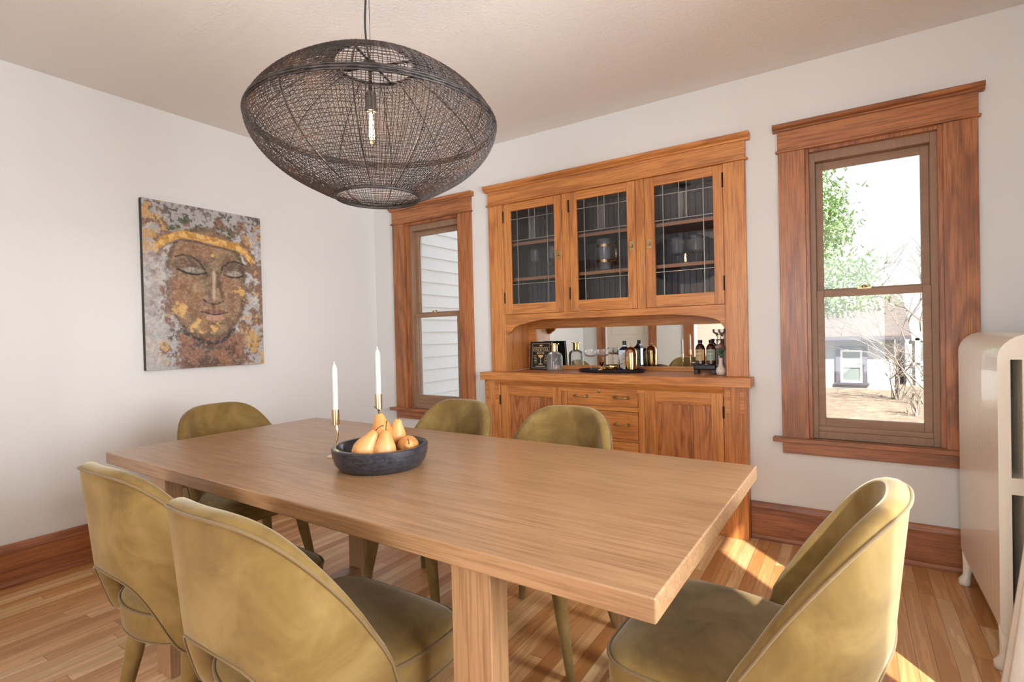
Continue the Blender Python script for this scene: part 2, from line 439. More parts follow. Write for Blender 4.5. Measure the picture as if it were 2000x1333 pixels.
def window(name, x0, x1, label=None, y=0.0):
    """cased double-hung window in the back wall: casing, frame, two sashes with panes"""
    w = thing(name, (0, 0, 0)); struct(w)
    c = .128
    m = MB(); m.box(x0-c, x0, -.022, 0, .588, 2.147); m.build('casing', oak['z'], w, bevel=.002)
    m = MB(); m.box(x1, x1+c, -.022, 0, .588, 2.147); m.build('casing', oak['z'], w, bevel=.002)
    h = MB(); h.box(x0-c-.002, x1+c+.002, -.024, 0, 2.157, 2.262); h.build('header', oak['x'], w, bevel=.002)
    m = MB(); m.box(x0-c-.012, x1+c+.012, -.034, 0, 2.145, 2.158); m.build('header_bead', oak['x'], w, bevel=.005)
    m = MB(); m.prism([(0, 2.262), (-.030, 2.262), (-.034, 2.270), (-.046, 2.276), (-.050, 2.280), (-.050, 2.297), (0, 2.297)], 'x', x0-c-.024, x1+c+.024); m.build('header_cap', oak['x'], w)
    m = MB(); m.box(x0-c-.045, x1+c+.045, -.062, .02, .566, .590); m.build('window_stool', oak['x'], w, bevel=.004)
    m = MB(); m.box(x0-c, x1+c, -.022, 0, .500, .566); m.build('apron', oak['x'], w, bevel=.002)
    # jamb lining
    m = MB(); m.box(x0-.002, x0+.018, -.004, .03, .590, 2.148); m.box(x1-.018, x1+.002, -.004, .03, .590, 2.148); m.box(x0+.018, x1-.018, -.004, .03, 2.128, 2.148); m.build('jamb', oak['z'], w, bevel=.002)
    # brown frame
    m = MB(); a, b = x0+.012, x1-.012
    m.box(x0, a+.032, .03, .13, .590, 2.147); m.box(b-.032, x1, .03, .13, .590, 2.147)
    m.box(a+.032, b-.032, .03, .13, 2.082, 2.147); m.box(a+.032, b-.032, .02, .13, .590, .628)
    fr = m.build('window_frame', vinyl['z'], w, bevel=.002)
    a += .032; b -= .032
    # lower sash (room side)
    m = MB(); y0, y1 = .042, .070
    m.box(a, a+.034, y0, y1, .628, 1.385); m.box(b-.034, b, y0, y1, .628, 1.385); m.box(a+.034, b-.034, y0, y1, .628, .696); m.box(a+.034, b-.034, y0, y1, 1.350, 1.385)
    m.box(a, b, y0-.014, y0, .628, .655)
    s = m.build('lower_sash', vinyl['x'], w, bevel=.002)
    m = MB(); m.box(a+.034, b-.034, .054, .058, .696, 1.350); m.build('pane', M_pane, s)
    m = MB(); cx = (a+b)/2-.03; m.box(cx-.03, cx+.03, .05, .066, 1.385, 1.393); m.tube([(cx-.02, .055, 1.398), (cx+.028, .055, 1.402)], .005); m.lathe([(.012, 1.39), (.012, 1.402), (.006, 1.406)], (cx+.0, .056, 0), 12)
    m.build('sash_lock', M_oldbrass, s)
    # upper sash
    m = MB(); y0, y1 = .078, .104
    m.box(a, a+.034, y0, y1, 1.36, 2.082); m.box(b-.034, b, y0, y1, 1.36, 2.082); m.box(a+.034, b-.034, y0, y1, 2.044, 2.082); m.box(a+.034, b-.034, y0, y1, 1.36, 1.395)
    s = m.build('upper_sash', vinyl['x'], w, bevel=.002)
    m = MB(); m.box(a+.034, b-.034, .088, .092, 1.395, 2.044); m.build('pane', M_pane, s)
    return w
window('window_1', *W1); window('window_2', *W2)

def side_window(name, y0, y1):
    w = thing(name, (0, 0, 0)); struct(w); c = .12; X = XR
    m = MB(); m.box(X-.022, X, y0-c, y0, .588, 2.147); m.box(X-.022, X, y1, y1+c, .588, 2.147); m.build('casing', oak['z'], w, bevel=.002)
    m = MB(); m.box(X-.024, X, y0-c, y1+c, 2.157, 2.262); m.box(X-.045, X, y0-c-.02, y1+c+.02, 2.262, 2.297); m.build('header', oak['y'], w, bevel=.002)
    m = MB(); m.box(X-.06, X, y0-c-.03, y1+c+.03, .566, .59); m.box(X-.022, X, y0-c, y1+c, .50, .566); m.build('window_stool', oak['y'], w, bevel=.002)
    m = MB(); a, b = y0+.012, y1-.012
    m.box(X+.03, X+.07, a, a+.05, .60, 2.12); m.box(X+.03, X+.07, b-.05, b, .60, 2.12); m.box(X+.03, X+.07, a+.05, b-.05, .60, .69); m.box(X+.03, X+.07, a+.05, b-.05, 2.07, 2.12); m.box(X+.03, X+.07, a+.05, b-.05, 1.35, 1.40)
    s = m.build('sash', vinyl['z'], w, bevel=.002)
    m = MB(); m.box(X+.048, X+.052, a+.05, b-.05, .69, 1.35); m.box(X+.048, X+.052, a+.05, b-.05, 1.40, 2.07); m.build('pane', M_pane, s)
side_window('window_3', *RW[0]); side_window('window_4', *RW[1])

# door and casings for mirror reflections; tall opening added to let light in
d = struct(thing('door_1', (0, 0, 0)))
m = MB(); m.box(.24, .38, YF, YF+.022, 0, 2.1); m.box(1.05, 1.17, YF, YF+.022, 0, 2.1); m.build('casing', oak['z'], d, bevel=.002)
m = MB(); m.box(.22, 1.19, YF, YF+.024, 2.1, 2.22); m.build('header', oak['x'], d, bevel=.002)
m = MB(); m.box(.38, 1.05, YF-.09, YF-.05, 0, 2.1); m.box(.46, .97, YF-.052, YF-.045, .2, 1.0); m.box(.46, .97, YF-.052, YF-.045, 1.15, 1.95); m.build('door_panel', M_white, d, bevel=.004)
d = struct(thing('trim_1', (0, 0, 0)))
m = MB(); m.box(1.56, 1.70, YF, YF+.022, 0, 2.42); m.box(3.95, 4.09, YF, YF+.022, 0, 2.42); m.build('casing', oak['z'], d, bevel=.002)
m = MB(); m.box(1.54, 4.11, YF, YF+.024, 2.42, 2.54); m.build('header', oak['x'], d, bevel=.002)

# ------------------------------------------------------------------ hutch: upper china cupboard
cup = thing('china_cabinet', (2.15, 0, .917), 0, 'built-in honey oak china cupboard with three leaded glass doors above a mirrored niche', 'cabinet')
def part(name, mat, parent, *boxes, bevel=.002, smooth=False):
    m = MB()
    for b_ in boxes: m.box(*b_)
    return m.build(name, mat, parent, bevel=bevel)
CT = .917
part('casing', oakc['z'], cup, (1.251, 1.384, -.024, 0, CT, 2.149))
part('casing', oakc['z'], cup, (2.917, 3.036, -.024, 0, CT, 2.149))
part('header', oakc['x'], cup, (1.249, 3.038, -.026, 0, 2.160, 2.258))
part('header_bead', oakc['x'], cup, (1.236, 3.052, -.036, 0, 2.148, 2.161), bevel=.005)
m = MB(); m.prism([(0, 2.258), (-.032, 2.258), (-.036, 2.268), (-.050, 2.276), (-.054, 2.281), (-.054, 2.299), (0, 2.299)], 'x', 1.222, 3.062); m.build('header_cap', oakc['x'], cup)
# carcass
DN = .33
part('side_panel', oakc['z'], cup, (1.364, 1.384, 0, DN, CT, 1.335)); part('side_panel', oakc['z'], cup, (2.917, 2.937, 0, DN, CT, 1.335))
part('interior_side', M_grey, cup, (1.364, 1.384, 0, DN, 1.335, 2.16), bevel=0); part('interior_side', M_grey, cup, (2.917, 2.937, 0, DN, 1.335, 2.16), bevel=0)
part('interior_side', M_grey, cup, (1.384, 2.917, 0.0, DN, 2.15, 2.16), bevel=0)
part('cupboard_floor', oakc['x'], cup, (1.384, 2.917, .0, DN, 1.300, 1.335))
m = MB(); x = 1.384
while x < 2.917:
    m.box(x, min(x+.037, 2.917), DN-.008, DN+.004, 1.335, 2.15); x += .0405
m.box(1.364, 2.937, DN+.003, DN+.02, CT, 2.16)
m.build('beadboard_back', M_grey, cup, bevel=.003)
# partitions behind the mullions
for a_ in (1.884, 2.414): part('partition', M_grey, cup, (a_, a_+.014, .02, DN, 1.335, 2.15), bevel=0)
for z in (1.585, 1.845):
    sh = part('shelf', M_grey, cup, (1.384, 2.917, .04, DN, z, z+.018), bevel=0)
    part('shelf_edge', M_shelf, sh, (1.384, 2.917, .030, .040, z-.002, z+.020), bevel=.001)
# face frame
part('mullion', oakc['z'], cup, (1.866, 1.920, -.018, .02, 1.335, 2.149)); part('mullion', oakc['z'], cup, (2.392, 2.448, -.018, .02, 1.335, 2.149))
# apron with corner brackets
ap = [(1.384, 1.335), (2.917, 1.335), (2.917, 1.197), (2.897, 1.215), (2.885, 1.24), (2.86, 1.252), (2.83, 1.262), (2.78, 1.272), (2.70, 1.281), (2.58, 1.291), (1.70, 1.291), (1.62, 1.281), (1.56, 1.270), (1.50, 1.258), (1.455, 1.240), (1.437, 1.215), (1.418, 1.204), (1.405, 1.197), (1.400, 1.187), (1.384, 1.187)]
m = MB(); m.prism(ap, 'y', -.016, .010); m.build('apron', oakc['x'], cup)
# mirror and its frame at the back of the niche
part('mirror_frame', oakc['x'], cup, (1.384, 2.917, DN-.03, DN, 1.228, 1.300), (1.384, 2.917, DN-.03, DN, CT, .945), (1.384, 1.455, DN-.03, DN, .945, 1.228), (2.846, 2.917, DN-.03, DN, .945, 1.228))
part('mirror', M_mirror, cup, (1.455, 2.846, DN-.012, DN-.008, .945, 1.228), bevel=0)

def leaded_door(x0, x1, gx0, gx1, hinge, latch):
    z0, z1, gz0, gz1 = 1.337, 2.147, 1.412, 2.090
    y0, y1 = -.020, .004
    m = MB(); m.box(x0, gx0, y0, y1, z0, z1); m.box(gx1, x1, y0, y1, z0, z1); m.mi = 1
    m.box(gx0, gx1, y0, y1, z0, gz0); m.box(gx0, gx1, y0, y1, gz1, z1)
    d = m.build('door', [oakc['z'], oakc['x']], cup, bevel=.0025)
    m = MB(); m.add([(gx0, -.008, gz0), (gx1, -.008, gz0), (gx1, -.008, gz1), (gx0, -.008, gz1)], [(0, 1, 2, 3)]); m.build('leaded_pane', M_cpane, d)
    W_ = gx1-gx0; Hh = gz1-gz0; X = lambda u: gx0+u*W_; Z = lambda v: gz1-v*Hh
    lw = .0017; m = MB()
    def vl(u, va, vb): m.box(X(u)-lw, X(u)+lw, -.0125, -.0035, Z(vb), Z(va))
    def hl(v, ua, ub): m.box(X(ua), X(ub), -.0125, -.0035, Z(v)-lw, Z(v)+lw)
    vl(.15, 0, 1); vl(.84, 0, 1); vl(.43, 0, .32); vl(.56, 0, .32)
    hl(.09, 0, 1); hl(.32, 0, 1); hl(.79, 0, 1)
    m.build('leading', M_lead, d)
    m = MB(); m.add([(X(.43), -.012, Z(.32)), (X(.56), -.012, Z(.32)), (X(.56), -.012, Z(.09)), (X(.43), -.012, Z(.09))], [(0, 1, 2, 3)]); m.build('bevelled_pane', M_bev, d)
    hx = x0 if hinge == 'l' else x1
    for hz in (1.46, 2.055):
        m = MB(); m.tube([(hx, -.024, hz-.035), (hx, -.024, hz+.035)], .005); m.tube([(hx, -.024, hz-.041), (hx, -.024, hz-.037)], .0065); m.tube([(hx, -.024, hz+.037), (hx, -.024, hz+.041)], .0065)
        m.build('hinge', M_blackmetal, d)
    m = MB(); m.box(latch-.014, latch+.014, -.0235, -.0195, 1.705, 1.765); m.lathe([(.0075, 0), (.0075, .008), (.010, .012), (.008, .018)], (latch, -.022, 1.735), 12, Matrix.Rotation(PI/2, 3, 'X'))
    m.build('latch', M_oldbrass, d, bevel=.001)
leaded_door(1.386, 1.864, 1.447, 1.806, 'l', 1.836)
leaded_door(1.922, 2.390, 1.980, 2.334, 'l', 2.364)
leaded_door(2.450, 2.915, 2.512, 2.860, 'r', 2.478)

# ------------------------------------------------------------------ hutch: countertop and sideboard base
m = MB(); m.box(1.218, 3.062, -.13, 0, .862, .917); m.box(1.384, 2.917, 0, DN, .862, .917)
tag(m.build('countertop', oakc['x'], None, bevel=.003, origin=(2.15, 0, .862)), 'thick honey oak serving counter running between the sideboard and the niche', 'countertop')
side = thing('sideboard', (2.15, -.09, 0), 0, 'honey oak built-in sideboard base with two panelled doors and central drawers', 'sideboard')
YB = -.09
def pilaster(x0, x1):
    m = MB(); m.box(x0, x1, YB, -.0, 0, .862); p_ = m.build('pilaster', oakc['z'], side, bevel=.002)
    m = MB(); w = x1-x0
    for u in (.08, .70):
        a = x0+w*u; b = a+w*.22
        for z in (.835, .79, .745): m.box(a, b, YB-.004, YB+.001, z-.016, z)
        m.box(a, b, YB-.002, YB+.001, .715, .842)
    m.build('carved_blocks', oakc['x'], p_, bevel=.001)
pilaster(1.232, 1.367); pilaster(2.912, 3.034)
m = MB(); m.prism([(YB+.014, .862), (YB-.020, .862), (YB-.018, .852), (YB-.008, .838), (YB+.002, .826), (YB+.014, .822)], 'x', 1.367, 2.912); m.build('cove_moulding', oakc['x'], side)
part('top_rail', oakc['x'], side, (1.367, 2.912, YB+.010, YB+.03, .80, .862))
part('carcass', oakc['z'], side, (1.367, 2.912, YB+.032, -.002, .0, .855), bevel=0)
part('bottom_rail', oakc['x'], side, (1.367, 2.912, YB+.010, YB+.03, 0.0, .16))
for a, b in ((1.868, 1.914), (2.405, 2.446)): part('mullion', oakc['z'], side, (a, b, YB+.010, YB+.031, .16, .800))
def panel_door(x0, x1, hinge):
    z0, z1 = .162, .820; fw = .066; y0, y1 = YB+.006, YB+.03
    m = MB(); m.box(x0, x0+fw, y0, y1, z0, z1); m.box(x1-fw, x1, y0, y1, z0, z1); m.mi = 1; m.box(x0+fw, x1-fw, y0, y1, z0, z0+.10); m.box(x0+fw, x1-fw, y0, y1, z1-fw, z1)
    d = m.build('door', [oakc['z'], oakc['x']], side, bevel=.002)
    part('door_panel', oakp, d, (x0+fw, x1-fw, YB+.018, YB+.028, z0+.10, z1-fw), bevel=0)
    m = MB(); g = .008
    m.box(x0+fw, x0+fw+g, y0+.003, y0+.016, z0+.10, z1-fw); m.box(x1-fw-g, x1-fw, y0+.003, y0+.016, z0+.10, z1-fw); m.box(x0+fw, x1-fw, y0+.003, y0+.016, z1-fw-g, z1-fw)
    m.build('panel_bead', oakc['z'], d, bevel=.003)
    hx = x0-.003 if hinge == 'l' else x1+.003
    m = MB(); m.tube([(hx, y0-.004, .68), (hx, y0-.004, .75)], .006); m.build('hinge', M_blackmetal, d)
    kx = x1-.03 if hinge == 'l' else x0+.025
    m = MB(); m.lathe([(.011, 0), (.011, .004), (.004, .005), (.004, .001)], (kx, y0, .452), 14, Matrix.Rotation(PI/2, 3, 'X')); m.build('keyhole', M_oldbrass, d)
panel_door(1.370, 1.866, 'l'); panel_door(2.448, 2.908, 'r')
def drawer(z0, z1, pulls=True, keyhole=False):
    x0, x1 = 1.916, 2.403
    dr = part('drawer', oakc['x'], side, (x0, x1, YB+.006, YB+.03, z0, z1))
    if pulls:
        zc = (z0+z1)/2+.004
        for xc in (2.016, 2.297):
            m = MB()
            for s_ in (-1, 1):
                m.lathe([(.012, 0), (.010, .004), (.006, .008), (.006, .02)], (xc+s_*.042, YB+.006, zc), 12, Matrix.Rotation(PI/2, 3, 'X'))
            m.tube([(xc-.046, YB-.016, zc+.004), (xc-.02, YB-.02, zc-.002), (xc+.02, YB-.02, zc-.002), (xc+.046, YB-.016, zc+.004)], [.006, .0042, .0042, .006])
            m.build('pull_handle', M_oldbrass, dr, smooth=True)
    if keyhole:
        m = MB(); m.lathe([(.010, 0), (.010, .004), (.003, .005)], (2.145, YB+.006, .805), 12, Matrix.Rotation(PI/2, 3, 'X')); m.build('keyhole', M_oldbrass, dr)
drawer(.712, .820, True, True); drawer(.510, .680); drawer(.345, .487); drawer(.172, .325)
part('drawer_rail', oakc['x'], side, (1.914, 2.405, YB+.010, YB+.03, .682, .710), (1.914, 2.405, YB+.010, YB+.03, .489, .508), (1.914, 2.405, YB+.010, YB+.03, .327, .343))

# ------------------------------------------------------------------ dining table
TA = -.01657; TO = Vector((1.05273, -2.39398, 0)); TL, TW, TH, TT = 2.2064, .9589, .762, .044
tU = Vector((math.cos(TA), math.sin(TA), 0)); tV = Vector((-math.sin(TA), math.cos(TA), 0))
def tp(s, t, z=0): p = TO+tU*s+tV*t; return Vector((p.x, p.y, z))
tb = thing('dining_table', tuple(tp(TL/2, TW/2)), TA, 'long light brown wooden trestle dining table with a thick plank top', 'table', local=True)
def lb(mb, s0, s1, t0, t1, z0, z1): mb.box(s0-TL/2, s1-TL/2, t0-TW/2, t1-TW/2, z0, z1)
m = MB(); lb(m, 0, TL, 0, TW, TH-TT, TH); m.build('tabletop', tabw['x'], tb, bevel=.004, segs=3)
for s0 in (.344, TL-.344-.103):
    for t0 in (.021, TW-.021-.06):
        m = MB(); lb(m, s0, s0+.103, t0, t0+.06, 0, TH-TT); m.build('leg', tabw['z'], tb, bevel=.003)
    m = MB(); lb(m, s0+.02, s0+.083, .081, TW-.081, .0, .06); m.build('floor_beam', tabw['y'], tb, bevel=.002)
    m = MB(); lb(m, s0+.02, s0+.083, .081, TW-.081, TH-TT-.06, TH-TT); m.build('top_beam', tabw['y'], tb, bevel=.002)
m = MB(); lb(m, .447, TL-.447, TW/2-.02, TW/2+.02, TH-TT-.075, TH-TT-.02); m.build('stretcher', tabw['x'], tb, bevel=.002)

# ------------------------------------------------------------------ velvet chairs
def interp(tab, x):
    if x <= tab[0][0]: return tab[0][1]
    for (a, p), (b, q) in zip(tab, tab[1:]):
        if x <= b: return p+(q-p)*(x-a)/(b-a)
    return tab[-1][1]
ZT = [(0, .857), (.006, .856), (.02, .848), (.035, .837), (.06, .812), (.095, .768), (.14, .702), (.18, .637), (.212, .577), (.238, .512), (.255, .455), (.267, .408), (.273, .384)]
ZB = [(0, .585), (.06, .583), (.10, .575), (.13, .560), (.158, .525), (.182, .470), (.198, .415), (.206, .384), (.3, .382)]
SW, SD, STH = .258, .24, .042
def plan(q):
    """q in -1..1 -> x, forward distance from the back"""
    s_ = 1 if q >= 0 else -1; a = abs(q)
    if a <= .80:
        w = a/.80*PI/2; e = 2/2.5
        return s_*SW*math.sin(w)**e, SD*(1-max(math.cos(w), 0)**e)
    k = (a-.80)/.20
    return s_*(SW-.004*k), SD+.034*k
def yb(z): return -.247-.050*max(0, z-.35)/.5
def shell_point(q, z):
    x, dd = plan(q); k = 1-.06*max(0, (z-.6)/.25)
    return Vector((x*k, yb(z)+dd, z))
def make_chair():
    c = thing('dining_chair', (0, 0, 0), 0, 'x', 'chair', 'olive velvet dining chairs around the table', local=True)
    nq, nz = 56, 12
    qs = [-1+2*i/nq for i in range(nq+1)]
    # even out spacing: ease near the corners
    tops = []; bots = []; cols = []
    for q in qs:
        x, dd = plan(q); zt = interp(ZT, dd); zb = min(interp(ZB, abs(x)), zt-.002)
        tops.append((q, zt)); bots.append((q, zb))
    def smooth(arr):
        z = [a[1] for a in arr]
        for _ in range(2): z = [z[0]]+[(z[i-1]+2*z[i]+z[i+1])/4 for i in range(1, len(z)-1)]+[z[-1]]
        return z
    zt = smooth(tops); zbm = smooth(bots)
    Pt = [shell_point(q, z) for q, z in zip(qs, zt)]; Pb = [shell_point(q, z) for q, z in zip(qs, zbm)]
    rows = []
    for i, q in enumerate(qs):
        j0, j1 = max(i-1, 0), min(i+1, nq)
        tg = shell_point(qs[j1], .6)-shell_point(qs[j0], .6); tg.z = 0; tg.normalize()
        nin = Vector((-tg.y, tg.x, 0))          # inward
        if nin.dot(Vector((0, .05, 0))-shell_point(q, .6)) < 0: nin = -nin
        ed = (Pt[j1]-Pt[j0]).normalized(); eb = (Pb[j1]-Pb[j0]).normalized()
        ut = ed.cross(nin); ut = ut if ut.z > 0 else -ut
        ub = eb.cross(nin); ub = ub if ub.z < 0 else -ub
        ut.normalize(); ub.normalize()
        col = []
        for k in range(nz+1):
            z = zbm[i]+(zt[i]-zbm[i])*k/nz; col.append(shell_point(q, z))
        top = col[-1]
        for k in range(1, 6):
            f = PI*k/6; col.append(top+nin*STH*(.5-.5*math.cos(f))+ut*.013*math.sin(f))
        for k in range(nz, -1, -1):
            z = zbm[i]+(zt[i]-zbm[i])*k/nz; puff = .006*math.sin(PI*k/nz); col.append(shell_point(q, z)+nin*(STH+puff))
        bot = col[0]
        for k in range(1, 4):
            f = PI*k/4; col.append(bot+nin*STH*(.5+.5*math.cos(f))+ub*.008*math.sin(f))
        rows.append(col)
    L_ = len(rows[0]); m = MB()
    vs = [p for r in rows for p in r]; fs = []
    for i in range(nq):
        for k in range(L_):
            l = (k+1) % L_; fs.append((i*L_+k, i*L_+l, (i+1)*L_+l, (i+1)*L_+k))
    fs.append(tuple(range(L_))); fs.append(tuple(reversed(range(nq*L_, nq*L_+L_))))
    m.add(vs, fs); bk = m.build('backrest', M_velvet, c, smooth=True, angle=70)
    m = MB()
    m.tube([p+Vector((p.x, p.y+.02, 0)).normalized()*.002+Vector((0, 0, .001)) for p in Pt], .0034, 6)
    m.tube([p+Vector((p.x, p.y+.02, 0)).normalized()*.001 for p in Pb], .0026, 6)
    m.build('piping', M_piping, bk, smooth=True)
    # seat
    half = [(0, .272), (.11, .270), (.180, .262), (.222, .238), (.242, .195), (.245, .12), (.240, .05), (.224, -.01), (.212, -.07), (.196, -.12), (.160, -.168), (.110, -.200), (.055, -.217), (0, -.222)]
    cp = [Vector((x, y, 0)) for x, y in half]+[Vector((-x, y, 0)) for x, y in half[-2:0:-1]]
    out = []; n_ = len(cp)
    for i in range(n_):
        p0, p1, p2, p3 = cp[i-1], cp[i], cp[(i+1) % n_], cp[(i+2) % n_]
        for k in range(4):
            t_ = k/4; out.append(.5*((2*p1)+(-p0+p2)*t_+(2*p0-5*p1+4*p2-p3)*t_**2+(-p0+3*p1-3*p2+p3)*t_**3))
    ring = lambda sc_, z, cyy=.02: [Vector((p.x*sc_, cyy+(p.y-cyy)*sc_, z)) for p in out]
    m = MB(); R_ = [ring(.3, .382), ring(.93, .382), ring(.965, .386), ring(.985, .396), ring(.995, .41), ring(1.0, .43), ring(.998, .458), ring(.985, .469), ring(.97, .474), ring(.93, .480), ring(.8, .486), ring(.55, .490), ring(.25, .492)]
    n2 = len(out); fs = []
    for i in range(len(R_)-1):
        for k in range(n2): l = (k+1) % n2; fs.append((i*n2+k, (i+1)*n2+k, (i+1)*n2+l, i*n2+l))
    fs.append(tuple(range(n2))); fs.append(tuple(reversed(range((len(R_)-1)*n2, len(R_)*n2))))
    m.add([p for r in R_ for p in r], fs); st = m.build('seat', M_velvet, c, smooth=True)
    m = MB(); m.tube(ring(1.0, .466), .0042, 6, closed=True); m.tube(ring(.978, .388), .0026, 6, closed=True); m.build('piping', M_piping, st, smooth=True)
    for sx in (-1, 1):
        for (yt, y0) in ((-.125, -.185), (.175, .205)):
            m = MB(); m.tube([(sx*.156, yt, .400), (sx*.178, yt+(y0-yt)*.33, .25), (sx*.225, y0, .008), (sx*.225, y0, 0)], [.029, .025, .0145, .012], 16)
            m.build('leg', M_velvet, c, smooth=True, angle=50)
    return c
CH = make_chair()
base_ang = TA
def place(ch, s, t, rz, label):
    p = tp(s, t); ch.location = (p.x, p.y, 0); ch.rotation_euler = (0, 0, rz+TA); ch['label'] = label
spots = [
    (1.40, -.035, 0, 'olive velvet chair nearest the viewer, its large curved back filling the lower left foreground'),
    (.81, -.005, 0, 'olive velvet chair at the left of the near side, arched cutout and rear legs showing'),
    (.82, TW+.0, PI, 'olive velvet chair behind the table in front of the narrow left window'),
    (1.42, TW+.0, PI, 'olive velvet chair behind the table in front of the sideboard drawers'),
    (-.03, TW/2+.10, -PI/2, 'olive velvet chair at the far left head of the table, close to the left wall'),
    (TL+.055, TW/2-.012, PI/2-.05, 'sunlit olive velvet chair at the right head of the table, beside the radiator'),
]
for i, (s, t, rz, lab) in enumerate(spots):
    ch = CH if i == 0 else copy_tree(CH)
    place(ch, s, t, rz, lab)

# ------------------------------------------------------------------ pendant lamp
LX, LY = 2.180, -2.006
lamp = thing('pendant_lamp', (LX, LY, 1.65), 0, 'large dark woven cane pendant lamp with a glowing bulb hanging over the table', 'pendant lamp')
prof = [(.138, 1.655), (.18, 1.672), (.225, 1.694), (.27, 1.718), (.315, 1.748), (.355, 1.784), (.385, 1.822), (.402, 1.858), (.405, 1.885), (.396, 1.915), (.372, 1.95), (.338, 1.985), (.295, 2.018), (.245, 2.050), (.19, 2.078), (.132, 2.100)]
def crv(t):
    f = t*(len(prof)-1); i = min(int(f), len(prof)-2); u = f-i
    g = lambda j: prof[max(0, min(len(prof)-1, j))]
    p0, p1, p2, p3 = g(i-1), g(i), g(i+1), g(i+2)
    return tuple(.5*((2*b)+(-a+c)*u+(2*a-5*b+4*c-d)*u*u+(-a+3*b-3*c+d)*u**3) for a, b, c, d in zip(p0, p1, p2, p3))
SX, SY = LX+.011, LY+.011     # the shade hangs a little off the bulb
def lp(t, w, dr=0):
    r, z = crv(min(max(t, 0), 1)); r *= .992; return Vector((SX+(r+dr)*math.cos(w), SY+(r+dr)*math.sin(w), z+.007))
m = MB(); NM = 216
for k in range(NM):
    w = 2*PI*k/NM+random.uniform(-.004, .004); ph = random.uniform(0, 6)
    m.tube([lp(i/44, w+.010*math.sin(i*.33+ph)*.6, .0012*(1 if (i+k) % 2 else -1)) for i in range(45)], .0012, 3, caps=False)
NP = 66
for j in range(1, NP):
    t = j/NP+random.uniform(-.002, .002); ph = random.uniform(0, 6); n_ = 110
    m.tube([lp(t+.0035*math.sin(5*2*PI*i/n_+ph)+.0018*math.sin(17*2*PI*i/n_+2*ph), 2*PI*i/n_, .0012*(1 if i % 2 else -1)) for i in range(n_)], .0012, 3, closed=True)
sh = m.build('lamp_shade', M_wicker, lamp)
m = MB()
for rr, zz, th in ((.138, 1.661, .005), (.132, 2.107, .005)):
    m.tube([(SX+rr*math.cos(2*PI*i/64), SY+rr*math.sin(2*PI*i/64), zz) for i in range(64)], th, 8, closed=True)
for dz, dr in ((.008, .000), (.0, .003), (-.008, .002)):
    n_ = 160; m.tube([(SX+(.401+dr+random.uniform(-.0012, .0012))*math.cos(2*PI*i/n_), SY+(.401+dr)*math.sin(2*PI*i/n_), 1.900+dz+random.uniform(-.001, .001)) for i in range(n_)], .0034, 5, closed=True)
for k in range(12):
    w = 2*PI*k/12+.15; m.tube([lp(i/30, w, -.003) for i in range(31)], .0022, 5)
m.build('shade_rim', M_wickerb, sh, smooth=True)
m = MB()
for k in range(2):
    w = .35+k*PI/2; c_, s_ = math.cos(w)*.133, math.sin(w)*.133
    m.tube([(SX-c_, SY-s_, 2.103), (SX+c_, SY+s_, 2.103)], .004)
m.lathe([(.012, 2.09), (.022, 2.095), (.022, 2.115), (.010, 2.122)], (LX, LY, 0), 16)
m.tube([(LX, LY, 2.10), (LX, LY, 2.0)], .006)
m.build('hanger', M_blackmetal, lamp)
m = MB(); m.lathe([(.010, 2.015), (.019, 2.010), (.019, 1.965), (.021, 1.963), (.021, 1.950), (.015, 1.948)], (LX, LY, 0), 20); m.build('socket', plain('nickel_socket', lin(120, 116, 112), .3, .8), lamp, smooth=True, angle=40)
m = MB(); m.lathe([(.012, 1.950), (.016, 1.940), (.016, 1.860), (.013, 1.845), (.006, 1.836), (.001, 1.834)], (LX, LY, 0), 20); bulb = m.build('bulb', M_bulbglass, lamp, smooth=True)
m = MB()
for k in range(6):
    w = 2*PI*k/6; m.tube([(LX+.004*math.cos(w), LY+.004*math.sin(w), 1.94), (LX+.009*math.cos(w+.4), LY+.009*math.sin(w+.4), 1.865)], .0016, 5)
m.build('filament', M_fil, bulb)
m = MB(); pts = []
for i in range(24):
    t = i/23; z = 2.11+(H-.03-2.11)*t; o = .008*math.sin(PI*t)*(1 if t < 1 else 0)+.006*math.sin(7*t); pts.append((LX-o, LY-o*.5, z))
m.tube(pts, .0035, 8); m.build('cable', M_cable, lamp, smooth=True)
m = MB(); m.tube([(LX+.004, LY, 2.11), (LX+.004, LY, H-.03)], .0009, 5); m.build('suspension_wire', M_blackmetal, lamp)
m = MB(); m.lathe([(.06, H), (.06, H-.012), (.045, H-.026), (.012, H-.032), (.005, H-.036)], (LX, LY, 0), 28); m.build('ceiling_canopy', M_blackmetal, lamp, smooth=True, angle=40)

# ------------------------------------------------------------------ painting (flat canvas, painted face)
PX, PY0, PY1, PZ0, PZ1 = .034, -1.830, -1.092, 1.026, 2.050
pa = thing('painting', (0, (PY0+PY1)/2, PZ0), 0, 'unframed canvas painting of a serene golden brown face with closed eyes on the left wall', 'painting')
def sstep(a, b, x):
    t = min(max((x-a)/(b-a), 0), 1); return t*t*(3-2*t)
def fbm(u, w, s, o=0, d=4): return noise.fractal(Vector((u*s+o, w*s*1.4+o*2, o)), .6, 2.1, d)
def lerp3(a, b, t): return tuple(x+(y-x)*t for x, y in zip(a, b))
def seg_line(pts, u, w):
    best = 9
    for (x0, y0), (x1, y1) in zip(pts, pts[1:]):
        dx, dy = x1-x0, y1-y0; t = max(0, min(1, ((u-x0)*dx+(w-y0)*dy)/(dx*dx+dy*dy)))
        dd = math.hypot(u-x0-t*dx, (w-y0-t*dy)*1.38); best = min(best, dd)
    return best
def C3(*c): return lin(*c)[:3]
cg, cr, cgold, cgrn, cdk = C3(174, 172, 172), C3(124, 86, 66), C3(196, 158, 100), C3(66, 84, 58), C3(66, 48, 44)
